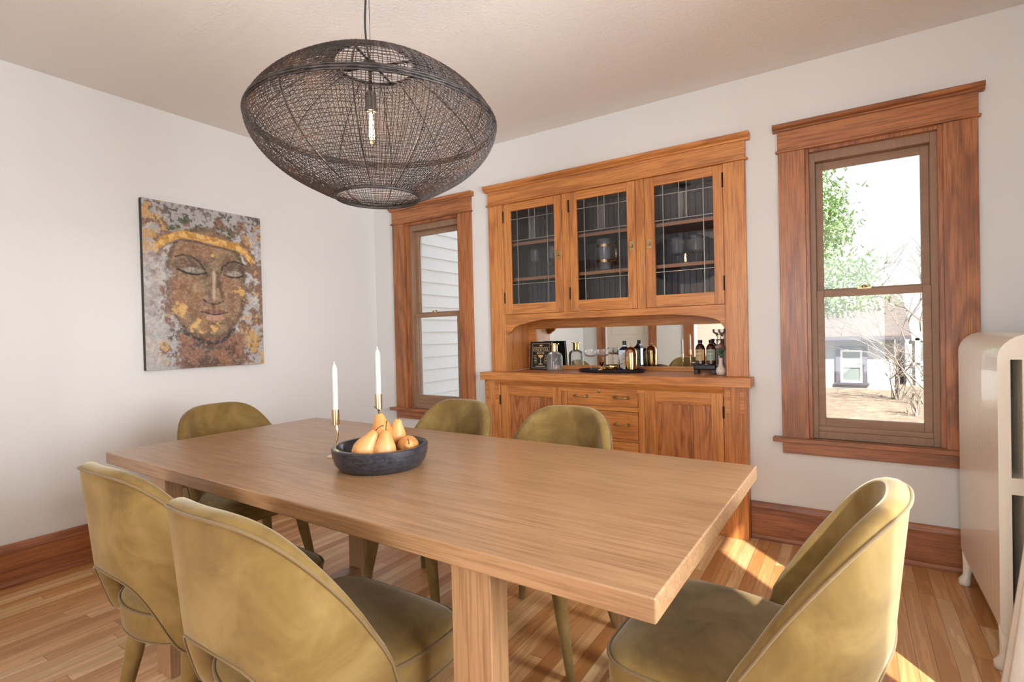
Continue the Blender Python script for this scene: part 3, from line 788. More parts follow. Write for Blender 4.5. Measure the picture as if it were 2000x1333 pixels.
def paint(u, w):
    n1 = fbm(u, w, 3.2, 1.3); n2 = fbm(u, w, 9, 4.1); n3 = fbm(u, w, 22, 8.8); n4 = fbm(u, w, 5, 12.2); n5 = fbm(u, w, 48, 3.3, 2)
    c = lerp3(cg, C3(204, 202, 200), sstep(0, .5, n3+n1))
    c = lerp3(c, cr, .9*sstep(-.05, .30, n2*.8+n1*.45+.10*(w-.5)))
    c = lerp3(c, cdk, .8*sstep(.15, .45, n3*.7-n1*.5))
    c = lerp3(c, cgold, .95*sstep(.18, .4, n4*.7+n3*.4))
    if w < .17: c = lerp3(c, cgrn, .85*sstep(.25, .05, abs(w-.12)*8+abs(((u-.3) if u < .5 else (u-.72)))*3-n3))
    # face mask
    fx = (u-.50)/.335; fy = (w-.47)/.345
    sq = abs(fx)**2.3+abs(fy)**2.3 if w < .5 else abs(fx*1.0)**2.0+abs(fy)**2.4
    inside = sstep(1.06, .96, sq+n3*.10+n2*.10)
    nk = sstep(.30, .24, abs(u-.53)+n2*.06)*sstep(.76, .80, w)
    f = lerp3(C3(128, 102, 80), C3(164, 134, 104), sstep(-.3, .4, n2+.35*(.5-abs(u-.52))))
    f = lerp3(f, C3(142, 96, 66), .55*sstep(0, .35, n4))
    f = lerp3(f, C3(98, 74, 60), .75*sstep(.70, 1.0, sq))
    f = lerp3(f, C3(92, 88, 70), .35*sstep(.05, .4, n1))
    c = lerp3(c, lerp3(C3(140, 94, 66), C3(96, 72, 58), sstep(-.2, .3, n2)), nk*.9)
    c = lerp3(c, f, inside)
    # gold hair band
    hb = [(.10, .285), (.17, .225), (.29, .182), (.42, .185), (.52, .198), (.64, .205), (.76, .218), (.84, .25), (.89, .30)]
    hd = seg_line(hb, u, w); c = lerp3(c, lerp3(C3(190, 138, 62), C3(228, 186, 110), sstep(-.3, .3, n3)), sstep(.040, .026, hd+n3*.014))
    below = seg_line([(x, y+.033) for x, y in hb], u, w); c = lerp3(c, cdk, .6*sstep(.012, .004, below+n3*.005))
    # eyes and brows
    for (ex, ey, rx, s_) in ((.37, .392, .115, 1), (.735, .392, .095, -1)):
        dd = ((u-ex)/(rx*.85))**2+((w-ey-.006)/.022)**2
        c = lerp3(c, C3(92, 76, 64), .7*sstep(1.7, .7, ((u-ex)/(rx*1.15))**2+((w-ey+.026)/.050)**2))
        c = lerp3(c, lerp3(C3(140, 134, 122), C3(184, 178, 166), sstep(-.2, .3, n3)), .85*sstep(1.1, .4, dd))
        ld = [(ex-rx, ey+.004), (ex-rx*.4, ey+.024), (ex+rx*.3, ey+.030), (ex+rx, ey+.016)] if s_ > 0 else [(ex-rx, ey+.018), (ex-rx*.3, ey+.030), (ex+rx*.4, ey+.026), (ex+rx, ey+.010)]
        c = lerp3(c, C3(48, 34, 32), sstep(.012, .004, seg_line(ld, u, w)))
    for br in ([(.24, .322), (.30, .305), (.37, .312), (.43, .340), (.48, .392), (.495, .425)], [(.61, .405), (.63, .36), (.68, .328), (.75, .315), (.84, .335)]):
        c = lerp3(c, C3(54, 42, 38), .9*sstep(.011, .004, seg_line(br, u, w)))
    # nose
    c = lerp3(c, C3(206, 186, 164), .8*sstep(.022, .004, seg_line([(.555, .40), (.55, .48), (.548, .56)], u, w)))
    c = lerp3(c, C3(84, 60, 48), .65*sstep(.030, .008, seg_line([(.585, .40), (.60, .48), (.625, .55)], u, w)))
    c = lerp3(c, C3(190, 160, 130), .6*sstep(.03, .01, math.hypot(u-.475, (w-.563)*1.38)))
    c = lerp3(c, C3(52, 36, 32), .9*sstep(.011, .004, seg_line([(.455, .575), (.49, .592), (.535, .602), (.58, .600), (.63, .578)], u, w)))
    c = lerp3(c, C3(70, 50, 42), .6*sstep(.02, .006, seg_line([(.54, .612), (.54, .64)], u, w)))
    # mouth
    up = ((u-.55)/.105)**2+((w-.652)/.020)**2; lo = ((u-.55)/.085)**2+((w-.688)/.022)**2
    c = lerp3(c, C3(134, 88, 76), sstep(1.1, .8, up)); c = lerp3(c, C3(184, 144, 120), sstep(1.1, .7, lo))
    c = lerp3(c, C3(60, 38, 36), sstep(.008, .003, seg_line([(.435, .652), (.49, .660), (.545, .670), (.60, .664), (.665, .652)], u, w)))
    c = lerp3(c, C3(96, 68, 56), .7*sstep(.015, .005, seg_line([(.49, .722), (.55, .728), (.61, .722)], u, w)))
    # jaw and chin line
    c = lerp3(c, C3(50, 44, 42), .85*sstep(.028, .008, seg_line([(.30, .775), (.38, .818), (.46, .842), (.55, .850), (.63, .832), (.72, .76)], u, w)+n3*.012))
    c = lerp3(c, C3(88, 80, 74), .7*sstep(.022, .008, seg_line([(.38, .862), (.50, .888), (.62, .872)], u, w)+n3*.01))
    c = lerp3(c, C3(216, 180, 104), sstep(.020, .012, math.hypot(u-.545, (w-.29)*1.38)+n3*.006))
    for gx, gy, gr in ((.27, .64, .07), (.40, .745, .06), (.80, .52, .05), (.56, .76, .03)):
        c = lerp3(c, C3(222, 180, 108), .85*sstep(gr, gr*.5, math.hypot(u-gx, (w-gy)*1.38)+n3*.05+n2*.03))
    s = sstep(.02, .16, u)*0+1
    left = sstep(.24, .14, u+n2*.12+.05)*sstep(.25, .35, w)
    c = lerp3(c, lerp3(C3(172, 172, 172), C3(196, 194, 192), sstep(-.3, .3, n3)), left*.75)
    c = lerp3(c, lerp3(C3(58, 48, 44), C3(232, 226, 214), 1 if n5 > 0 else 0), .13*sstep(.10, .45, abs(n5)))
    return c
GU, GW = 240, 332
vs = []; cols = []
for j in range(GW+1):
    w = j/GW
    for i in range(GU+1):
        u = i/GU; vs.append((PX, PY0+(PY1-PY0)*u, PZ1-(PZ1-PZ0)*w)); cols.append(paint(u, w))
m = MB(); fs = [(j*(GU+1)+i, (j+1)*(GU+1)+i, (j+1)*(GU+1)+i+1, j*(GU+1)+i+1) for j in range(GW) for i in range(GU)]
m.add(vs, fs); cv = m.build('canvas', M_wall, pa)
ca = cv.data.color_attributes.new('pigment', 'FLOAT_COLOR', 'POINT')
ca.data.foreach_set('color', [x for c in cols for x in (*c, 1.0)])
mt, nt, b, out = new_mat('painted_canvas'); at = N(nt, 'ShaderNodeVertexColor', layer_name='pigment'); nt.links.new(at.outputs[0], b.inputs['Base Color']); b.inputs['Roughness'].default_value = .5
nn = N(nt, 'ShaderNodeTexNoise', i_Scale=90.0, i_Detail=3.0); nt.links.new(obj_coords(nt, False), nn.inputs['Vector']); bump(nt, b, nn.outputs['Fac'], .3, .003)
cv.data.materials[0] = mt
m = MB(); m.box(.001, PX-.0006, PY0, PY1, PZ0, PZ1); m.build('canvas_edge', plain('painted_canvas_edge', lin(66, 58, 52), .7), pa)

# ------------------------------------------------------------------ table things
BX, BY = 2.208, -2.030
bowl = MB(); bowl.lathe([(.001, .764), (.126, .762), (.134, .766), (.147, .785), (.154, .808), (.156, .832), (.153, .836), (.141, .836), (.138, .830), (.133, .800), (.118, .780), (.001, .776)], (BX, BY, 0), 72)
tag(bowl.build('fruit_bowl', M_bowl, None, smooth=True, angle=35, origin=(BX, BY, .762)), 'round black wooden bowl holding pears on the dining table', 'bowl')
def make_pear():
    p = thing('pear', (0, 0, 0), 0, 'x', 'pear', 'pears in the black bowl', local=True)
    m = MB(); pr = [(.001, -.030), (.010, -.033), (.022, -.028), (.031, -.014), (.034, .002), (.031, .018), (.024, .034), (.0175, .046), (.015, .055), (.011, .062), (.004, .0655), (.001, .064)]
    m.lathe(pr, (0, 0, 0), 28); m.build('flesh', M_pear, p, smooth=True)
    m = MB(); m.tube([(0, 0, .062), (.001, 0, .072), (.005, 0, .082), (.012, 0, .088)], [.0016, .0012, .0012, .0018], 6); m.build('stem', M_stem, p, smooth=True)
    return p
PE = make_pear()
# camera-side frame for the bowl: toward the viewer (n) and to the right (r)
cn = Vector((.74, -.68, 0)).normalized(); crt = Vector((.68, .74, 0)).normalized()
def bpt(a, b_, z): p = Vector((BX, BY, 0))+crt*a+cn*b_; return (p.x, p.y, z)
pear_spots = [
    ((-.052, .062, .828), (.30, .25, .2), 'pear lying at the left front of the bowl, leaning right', 1.12),
    ((.012, .072, .822), (.10, -.05, 1.5), 'upright pear at the centre front of the bowl', 1.10),
    ((.006, -.020, .858), (-.08, .10, 3.4), 'topmost pear at the back of the pile, stem bent left', 1.16),
    ((.052, -.030, .845), (.05, .10, .3), 'small pear behind the others with a curled dark stem', 1.00),
    ((.088, .030, .826), (1.35, .2, 1.9), 'pear lying on its side at the right of the bowl', 1.06),
    ((-.085, -.010, .812), (1.2, .0, .6), 'pear at the lower left back of the bowl, mostly hidden', .9),
]
from mathutils import Euler
for i, (o, r, lab, s_) in enumerate(pear_spots[:5]):
    pr_ = PE if i == 0 else copy_tree(PE)
    pr_.location = bpt(*o); pr_['label'] = lab; pr_.scale = (s_, s_, s_)
    e = Euler((r[0], r[1], 0)).to_matrix(); yaw = math.atan2(crt.y, crt.x)
    R_ = Matrix.Rotation(yaw, 3, 'Z') @ Matrix.Rotation(r[1], 3, 'Y') @ Matrix.Rotation(-r[0]*.0, 3, 'X')
    tilt = {0: (.55, 'Y'), 1: (.08, 'Y'), 2: (-.10, 'Y'), 3: (.12, 'Y'), 4: (1.25, 'X')}[i]
    R_ = Matrix.Rotation(yaw, 3, 'Z') @ Matrix.Rotation(tilt[0], 3, tilt[1]) @ Matrix.Rotation(r[2], 3, 'Z')
    pr_.rotation_euler = R_.to_euler()

def candle(x, y, ztop, lab1, lab2):
    cs = thing('candlestick', (x, y, .762), 0, lab1, 'candlestick', 'brass candlesticks on the table')
    hz = ztop-.195
    m = MB(); m.lathe([(.001, .762), (.034, .762), (.034, .765), (.008, .768), (.001, .769)], (x, y, 0), 28); m.build('base', M_brass, cs, smooth=True, angle=30)
    m = MB(); pts = [(x, y, .767), (x-.004, y-.003, .80), (x+.006, y+.004, .84), (x+.002, y+.001, .88), (x-.002, y-.002, hz-.05)]
    pts[-1] = (x, y, hz-.03); m.tube(pts, .0038, 10); m.build('stem', M_brass, cs, smooth=True)
    m = MB(); m.lathe([(.001, hz-.032), (.0130, hz-.032), (.0130, hz+.022), (.0112, hz+.022), (.0112, hz-.005), (.001, hz-.005)], (x, y, 0), 24); m.build('candle_cup', M_brass, cs, smooth=True, angle=30)
    cd = thing('candle', (x, y, hz), 0, lab2, 'candle', 'white taper candles on the table')
    m = MB(); m.lathe([(.001, hz-.004), (.0108, hz-.004), (.0108, hz+.0), (.0108, ztop-.026), (.0085, ztop-.016), (.004, ztop-.008), (.001, ztop-.006)], (x, y, 0), 20); m.build('wax', M_wax, cd, smooth=True)
    m = MB(); m.tube([(x, y, ztop-.010), (x+.001, y, ztop-.003), (x-.002, y, ztop)], .0018, 6); m.build('wick', M_wick, cd)
candle(1.958, -2.010, 1.105, 'brass candlestick left of the black bowl, the shorter of the two', 'white taper candle in the left brass candlestick')
candle(2.068, -1.905, 1.154, 'brass candlestick behind the pears, the taller of the two', 'white taper candle standing tallest, behind the pears')

# ------------------------------------------------------------------ things on the counter
ZC = CT
def text_mesh(txt, size, loc, mat, name, parent, ext=.0003, rot=(PI/2, 0, 0)):
    cu = bpy.data.curves.new(name, 'FONT'); cu.body = txt; cu.size = size; cu.align_x = 'CENTER'; cu.align_y = 'CENTER'; cu.extrude = ext; cu.resolution_u = 2
    tmp = bpy.data.objects.new(name+'_tmp', cu); COL.objects.link(tmp)
    dg = bpy.context.evaluated_depsgraph_get(); me = bpy.data.meshes.new_from_object(tmp.evaluated_get(dg))
    bpy.data.objects.remove(tmp); me.materials.clear(); me.materials.append(mat)
    Rm = Euler(rot).to_matrix().to_4x4(); me.transform(Rm)
    ob = bpy.data.objects.new(name, me); COL.objects.link(ob); ob.parent = parent; ob.location = loc
    return ob
# book: local frame, cover facing -Y
bk = thing('book', (1.555, .195, ZC), -.10, 'black hardcover cocktail book with gold lettering leaning in the niche corner', 'book', local=True)
bk.rotation_euler = (-.10, 0, -.04)
m = MB(); m.box(-.085, .085, -.012, .013, .002, .208); m.build('pages', M_pages, bk)
m = MB(); m.box(-.092, .092, -.016, -.012, 0, .213); m.box(-.092, .092, .013, .017, 0, .213); m.box(-.094, -.088, -.016, .017, 0, .213); m.build('cover', M_book, bk, bevel=.0015)
m = MB(); y_ = -.0166
def fr_(x0, x1, z0, z1, w): m.box(x0, x1, y_, y_+.0008, z0, z0+w); m.box(x0, x1, y_, y_+.0008, z1-w, z1); m.box(x0, x0+w, y_, y_+.0008, z0, z1); m.box(x1-w, x1, y_, y_+.0008, z0, z1)
fr_(-.074, .078, .012, .198, .0016)
m.prism([(-.022, .111), (.026, .111), (.020, .098), (.010, .090), (.004, .088), (.004, .048), (.018, .044), (.022, .040), (-.018, .040), (-.014, .044), (0, .048), (0, .088), (-.006, .090), (-.016, .098)], 'y', y_, y_+.0008)
m.prism([(-.014, .188), (-.008, .178), (.012, .178), (.018, .188), (.010, .184), (.002, .192), (-.006, .184)], 'y', y_, y_+.0008)
for sx in (-1, 1):
    for zz in (.076, .056): m.tube([(.002+sx*.042+.010*math.cos(a*.7), y_+.0004, zz+.008*math.sin(a*.7)) for a in range(9)], .0009, 5, closed=True); m.box(.002+sx*.048-.012, .002+sx*.048+.012, y_, y_+.0008, zz+.012, zz+.015)
    m.tube([(.002+sx*.05+.012*math.cos(a*.7), y_+.0004, .104+.006*math.sin(a*.7)) for a in range(9)], .0009, 5, closed=True)
m.box(-.04, .044, y_, y_+.0008, .024, .028)
m.build('cover_ornament', M_goldink, bk)
text_mesh('DOWNTON ABBEY', .0155, (.002, -.0168, .166), M_goldink, 'cover_lettering', bk)
text_mesh('COCKTAIL', .029, (.002, -.0168, .147), M_goldink, 'cover_lettering', bk, .0006)
text_mesh('BOOK', .024, (.002, -.0168, .125), M_goldink, 'cover_lettering', bk, .0006)

def lat(name, prof, c, mat, parent, n=32, angle=40, sx=1, sy=1):
    m = MB(); m.lathe(prof, c, n, sx=sx, sy=sy, caps=(mat is not M_clear)); return m.build(name, mat, parent, smooth=True, angle=angle)
# apothecary bottle
x, y = 1.702, .140
ap_ = thing('glass_bottle', (x, y, ZC), 0, 'round clear glass bottle with a gold neck beside the black book', 'bottle')
lat('body', [(.001, .004), (.052, .004), (.058, .010), (.058, .105), (.050, .125), (.030, .137), (.022, .142), (.022, .15)], (x, y, ZC), M_clear, ap_)
lat('gold_neck', [(.0225, .140), (.0225, .190), (.036, .194), (.036, .198), (.019, .198), (.019, .140)], (x, y, ZC), M_gold, ap_)
# tray
tx, ty = 2.150, .115
m = MB(); m.lathe([(.001, .004), (.215, .004), (.228, .008), (.236, .020), (.240, .021), (.238, .012), (.228, .002), (.215, 0), (.001, 0)], (tx, ty, ZC), 64, sx=1.0, sy=.50)
tag(m.build('serving_tray', M_tray, None, smooth=True, angle=40, origin=(tx, ty, ZC)), 'long oval black tray holding barware on the oak counter', 'tray')
ZR = ZC+.0045
def coupe(x, y, lab):
    g = thing('coupe_glass', (x, y, ZR), 0, lab, 'glass', 'coupe glasses on the black tray')
    lat('bowl', [(.004, .098), (.030, .103), (.040, .110), (.0430, .118), (.0432, .150)], (x, y, ZR), M_clear, g)
    lat('stem', [(.028, 0), (.028, .0015), (.010, .004), (.0038, .010), (.0034, .05), (.004, .099)], (x, y, ZR), M_clear, g, 24)
coupe(2.002, .112, 'ribbed clear coupe glass at the left end of the black tray')
coupe(2.068, .176, 'second clear coupe glass just behind the first on the black tray')
x, y = 2.094, .088
jg = thing('jigger', (x, y, ZR), 0, 'small gold hourglass jigger in front of the coupe glasses', 'jigger')
lat('cup', [(.019, 0), (.012, .028), (.006, .036), (.008, .040), (.018, .066), (.0165, .066), (.006, .042)], (x, y, ZR), M_gold, jg)
x, y = 2.176, .062
stn = thing('cocktail_strainer', (x, y, ZR), 0, 'round gold cocktail strainer with a rod handle lying on the tray', 'strainer')
lat('cup', [(.030, .002), (.036, .006), (.040, .034), (.046, .036), (.046, .040), (.038, .040), (.033, .010), (.001, .006)], (x, y, ZR), M_gold, stn)
m = MB(); m.tube([(x+.035, y, ZR+.037), (x+.075, y-.012, ZR+.058), (x+.098, y-.018, ZR+.075)], .0035, 8); m.build('handle', M_gold, stn, smooth=True)
x, y = 2.130, .045
sp = thing('gold_scoop', (x, y, ZR), 0, 'small gold measuring scoop with a long flat handle on the tray', 'scoop')
lat('cup', [(.014, .001), (.015, .003), (.015, .026), (.0135, .026), (.013, .004)], (x, y, ZR), M_gold, sp)
m = MB(); m.tube([(x-.012, y, ZR+.022), (x-.05, y-.012, ZR+.008), (x-.10, y-.022, ZR+.004)], .003, 8, flat=1.6); m.build('handle', M_brass, sp, smooth=True)
# dark square bottle with labels
x, y = 2.228, .172
gb = thing('spirit_bottle', (x, y, ZR), .25, 'dark square shouldered spirit bottle with a pale label behind the gold shaker', 'bottle', local=True)
m = MB()
w_ = .036
for (z0, a, z1, b_) in ((0, w_, .145, w_), (.145, w_, .168, .014), (.168, .014, .178, .014)):
    vs = [(sx*a, sy*a, z0) for sx, sy in ((-1, -1), (1, -1), (1, 1), (-1, 1))]+[(sx*b_, sy*b_, z1) for sx, sy in ((-1, -1), (1, -1), (1, 1), (-1, 1))]
    m.add(vs, [(0, 1, 5, 4), (1, 2, 6, 5), (2, 3, 7, 6), (3, 0, 4, 7)])
m.add([(sx*w_, sy*w_, 0) for sx, sy in ((-1, -1), (1, -1), (1, 1), (-1, 1))], [(0, 3, 2, 1)])
m.build('body', plain('dark_blue_bottle', lin(30, 36, 46), .1, 0, .5), gb)
m = MB(); m.lathe([(.0135, .176), (.0135, .206), (.001, .206)], (0, 0, 0), 18); m.build('cap', M_black, gb, smooth=True, angle=40)
m = MB(); m.prism([(-.028, .03), (0, .012), (.028, .03), (.030, .10), (0, .13), (-.030, .10)], 'y', -w_-.001, -w_-.0003); m.build('front_label', plain('white_label', lin(206, 200, 190), .6), gb)
m = MB(); m.box(-.028, .028, w_+.0003, w_+.001, .008, .062); m.box(-.028, .028, w_+.0003, w_+.001, .066, .134); m.build('back_label', M_paper2, gb)
m = MB()
for k in range(4): m.box(-.018, .018-.006*(k % 2), -w_-.0016, -w_-.0009, .088-.010*k, .090-.010*k)
m.build('label_lines', M_gtrim, gb)
x, y = 2.296, .105
sk = thing('cocktail_shaker', (x, y, ZR), 0, 'tall gold dome-topped cocktail shaker with a ring on top', 'shaker')
lat('body', [(.034, 0), (.037, .003), (.038, .10), (.038, .101)], (x, y, ZR), M_gold, sk)
lat('lid', [(.0385, .101), (.0385, .120), (.036, .140), (.028, .155), (.016, .164), (.004, .167), (.003, .172), (.001, .172)], (x, y, ZR), plain('rose_gold_metal', lin(196, 150, 118), .15, 1), sk)
m = MB(); m.tube([(x+.007*math.cos(a), y, ZR+.179+.007*math.sin(a)) for a in [2*PI*k/16 for k in range(16)]], .0016, 6, closed=True); m.build('lid_ring', M_gold, sk, smooth=True)
# bottles in a black footed holder
x, y = 2.768, .145
hd = thing('bottle_holder', (x, y, ZC), 0, 'low black footed holder carrying two amber bottles at the right of the counter', 'holder')
m = MB(); m.box(x-.070, x+.066, y-.042, y+.042, ZC+.022, ZC+.058); m.build('tray_body', M_tray, hd, bevel=.012, segs=3)
for sx in (-1, 1):
    for sy in (-1, 1):
        m = MB(); m.box(x-.002+sx*.052-.012, x-.002+sx*.052+.012, y+sy*.03-.01, y+sy*.03+.01, ZC, ZC+.026); m.build('foot', M_tray, hd, bevel=.003)
def amber(x, y, lab, mp_):
    z = ZC+.059
    a = thing('bitters_bottle', (x, y, z), 0, lab, 'bottle', 'amber bottles in the black holder')
    lat('body', [(.001, 0), (.026, 0), (.029, .003), (.029, .098), (.026, .110), (.018, .122), (.0115, .128), (.0115, .138)], (x, y, z), M_amber, a)
    lat('cap', [(.0125, .134), (.0135, .136), (.0135, .151), (.001, .151)], (x, y, z), M_black, a, 20)
    m = MB(); rows = []
    for zz in (.024, .092): rows.append([(x+.0295*math.cos(w), y+.0295*math.sin(w), z+zz) for w in [-2.6+2.1*k/14 for k in range(15)]])
    m.grid(rows); l = m.build('label', mp_, a, smooth=True)
    m = MB(); rows = []
    for k, zz in enumerate((.036, .048, .056, .074, .083)):
        m.grid([[(x+.0299*math.cos(w), y+.0299*math.sin(w), z+zz+e) for w in [-2.25+1.4*q/8*(1 if k != 3 else .8) for q in range(9)]] for e in (0, .0016 if k != 3 else .005)])
    m.build('label_print', M_dark, l)
    m = MB(); rows = []
    for k in range(4):
        m.lathe([(.0022, 0), (.0022, .001)], (x+.0296*math.cos(-2.0+.25*k), y+.0296*math.sin(-2.0+.25*k), z+.012), 6)
    m.build('label_dots', M_paper, l)
amber(2.735, .140, 'left amber bottle with a tan label in the black holder', plain('tan_label', lin(204, 172, 120), .7))
amber(2.799, .145, 'right amber bottle with a pale green label in the black holder', M_paper2)
# decanter
x, y = 2.830, .235
dc = thing('decanter', (x, y, ZC), 0, 'cut crystal decanter with a wide flat stopper behind the amber bottles', 'decanter')
lat('body', [(.001, .003), (.050, .003), (.054, .01), (.054, .13), (.046, .155), (.020, .178), (.016, .185), (.018, .205), (.026, .212), (.020, .212), (.012, .19)], (x, y, ZC), M_clear, dc, 12)
lat('stopper', [(.011, .20), (.012, .225), (.022, .240), (.036, .252), (.040, .258), (.040, .276), (.001, .276)], (x, y, ZC), M_clear, dc, 10)
# bud vase with flower
x, y = 2.876, .035
bv = MB(); bv.lathe([(.001, 0), (.016, 0), (.026, .010), (.030, .024), (.026, .040), (.016, .054), (.012, .066), (.011, .094), (.0135, .103), (.012, .103), (.009, .094), (.009, .06)], (x, y, ZC), 32)
tag(bv.build('bud_vase', M_porc, None, smooth=True, origin=(x, y, ZC)), 'small cream ceramic bud vase holding a pink flower by the right niche edge', 'vase')
fl = thing('flower', (x, y, ZC+.09), 0, 'dusty pink spidery flower with green leaves in the bud vase', 'flower')
m = MB(); m.tube([(x, y, ZC+.06), (x-.001, y, ZC+.14), (x-.004, y-.005, ZC+.17)], .0018, 6); m.build('stem', M_leaf, fl)
m = MB()
for k in range(26):
    a = random.uniform(0, 2*PI); r = random.uniform(.010, .030); z0 = ZC+.112+random.uniform(0, .035); w = random.uniform(.004, .007)
    p0 = Vector((x, y, z0-.006)); p1 = Vector((x+r*math.cos(a), y+r*math.sin(a), z0+.006)); sd = Vector((-math.sin(a), math.cos(a), .2))*w; md = (p0+p1)/2+Vector((0, 0, .004))
    m.add([p0, md+sd, p1, md-sd], [(0, 1, 2, 3)])
m.build('leaves', M_leaf, fl)
m = MB()
for k in range(46):
    a = random.uniform(0, 2*PI); el = random.uniform(-.25, .9); r = random.uniform(.030, .046); c0 = Vector((x-.002, y-.005, ZC+.166)); dr = Vector((math.cos(a)*math.cos(el), math.sin(a)*math.cos(el), math.sin(el)*.8))
    sd = Vector((-math.sin(a), math.cos(a), 0))*.0028; md = c0+dr*r*.55+Vector((0, 0, .004)); m.add([c0, md+sd, c0+dr*r-Vector((0, 0, .003)), md-sd], [(0, 1, 2, 3)])
m.build('petals', M_petal, fl)

# ------------------------------------------------------------------ glassware in the cupboard
def goblet(x, y, z, h, r, tall, lab, group):
    g = thing('wine_glass' if tall else 'goblet', (x, y, z), 0, lab, 'glass', group)
    hb = h*.45 if tall else h*.34
    if tall: pr = [(.004, hb), (.022, hb+.008), (r, hb+.035), (r*1.02, hb+.045), (r*.72, h)]
    else: pr = [(.006, hb), (.028, hb+.006), (r*.96, hb+.022), (r, hb+.05), (r, h)]
    lat('bowl', pr, (x, y, z), M_clear, g, 28, 30)
    lat('stem', [(.034, 0), (.034, .0015), (.012, .004), (.004, .012), (.0035, hb*.6), (.006, hb)], (x, y, z), M_clear, g, 20)
zs = 1.606
goblet(1.560, .13, zs, .215, .042, True, 'leftmost clear wine glass behind the left leaded door', 'glasses in the cupboard')
goblet(1.645, .21, zs, .19, .038, True, 'shorter wine glass set between two others behind the left leaded door', 'glasses in the cupboard')
goblet(1.710, .12, zs, .225, .044, True, 'third wine glass, nearest the left door latch', 'glasses in the cupboard')
goblet(2.612, .12, zs, .165, .047, False, 'left footed goblet behind the right leaded door', 'glasses in the cupboard')
goblet(2.728, .12, zs, .170, .049, False, 'right footed goblet behind the right leaded door', 'glasses in the cupboard')
x, y = 2.118, .13
pt = thing('glass_pitcher', (x, y, zs), 0, 'tall dimpled glass pitcher with gold bands and handle behind the middle door', 'pitcher')
lat('body', [(.001, .004), (.050, .004), (.054, .01), (.056, .22), (.0545, .22), (.052, .012), (.001, .009)], (x, y, zs), M_clear, pt)
for zz in (.06, .165): lat('band', [(.0565, zz), (.0572, zz), (.0572, zz+.018), (.0565, zz+.018)], (x, y, zs), M_brass, pt)
m = MB(); hx = x+.088; m.tube([(hx, y-.02, zs+.045), (hx, y-.02, zs+.195)], .0065, 10)
m.tube([(x+.055, y-.008, zs+.069), (hx, y-.02, zs+.069)], .004, 8); m.tube([(x+.055, y-.008, zs+.174), (hx, y-.02, zs+.174)], .004, 8); m.build('handle', M_brass, pt, smooth=True)

# ------------------------------------------------------------------ radiator
RX0, RX1, RY0, RY1 = 3.938, 4.150, -.880, -.125
rad = thing('radiator', (4.04, -.5, 0), 0, 'tall white cast iron column radiator standing beside the right window', 'radiator')
ns = 13; dy = (RY1-RY0)/ns
for k in range(ns):
    y0 = RY0+dy*k+.0003; y1 = RY0+dy*(k+1)-.0003
    m = MB(); zt_, zb_, rc = 1.150, .105, .085
    xs_ = [RX0, RX0+.015, RX0+.033, 4.000, 4.022, 4.058, 4.076, RX1-.040, RX1-.02, RX1]
    zs_ = [zb_, zb_+.012, zb_+.03, zb_+.06, .612, .626, .654, .668, zt_-rc]+[zt_-rc+rc*math.sin(PI/2*q/7) for q in range(1, 8)]
    def sx_(x, z):
        dz_ = max(0, z-(zt_-rc))/rc; ins = rc*(1-math.sqrt(max(0, 1-dz_*dz_)))
        db = max(0, zb_+.06-z)/.06; ins = max(ins, .05*(1-math.sqrt(max(0, 1-db*db))))
        c_ = (RX0+RX1)/2; hw = (RX1-RX0)/2; return c_+(x-c_)*(hw-ins)/hw
    hole = lambda i_, j_: (i_ in (2, 6)) and (j_ in (3, 7))
    idx = {}; vs = []; fs = []
    def vid(i_, j_, k_):
        if (i_, j_, k_) not in idx: idx[(i_, j_, k_)] = len(vs); vs.append((sx_(xs_[i_], zs_[j_]), (y0, y1)[k_], zs_[j_]))
        return idx[(i_, j_, k_)]
    ni, nj = len(xs_)-1, len(zs_)-1
    solid = lambda i_, j_: 0 <= i_ < ni and 0 <= j_ < nj and not hole(i_, j_)
    for i_ in range(ni):
        for j_ in range(nj):
            if hole(i_, j_): continue
            fs.append((vid(i_, j_, 0), vid(i_+1, j_, 0), vid(i_+1, j_+1, 0), vid(i_, j_+1, 0)))
            fs.append((vid(i_, j_, 1), vid(i_, j_+1, 1), vid(i_+1, j_+1, 1), vid(i_+1, j_, 1)))
            if not solid(i_-1, j_): fs.append((vid(i_, j_, 0), vid(i_, j_+1, 0), vid(i_, j_+1, 1), vid(i_, j_, 1)))
            if not solid(i_+1, j_): fs.append((vid(i_+1, j_, 0), vid(i_+1, j_, 1), vid(i_+1, j_+1, 1), vid(i_+1, j_+1, 0)))
            if not solid(i_, j_-1): fs.append((vid(i_, j_, 0), vid(i_, j_, 1), vid(i_+1, j_, 1), vid(i_+1, j_, 0)))
            if not solid(i_, j_+1): fs.append((vid(i_, j_+1, 0), vid(i_+1, j_+1, 0), vid(i_+1, j_+1, 1), vid(i_, j_+1, 1)))
    m.add(vs, fs)
    m.build('section', M_white, rad, bevel=.006, segs=3)
for y_ in (RY0+dy/2, RY1-dy/2):
    for sx, xx in ((-1, RX0+.022), (1, RX1-.022)):
        m = MB(); m.tube([(xx, y_, .15), (xx+sx*.002, y_, .09), (xx+sx*.006, y_, .045), (xx+sx*.014, y_, .022), (xx+sx*.014, y_, .004), (xx+sx*.014, y_, 0)], [.022, .018, .015, .023, .022, .016], 14)
        m.build('foot', M_white, rad, smooth=True)

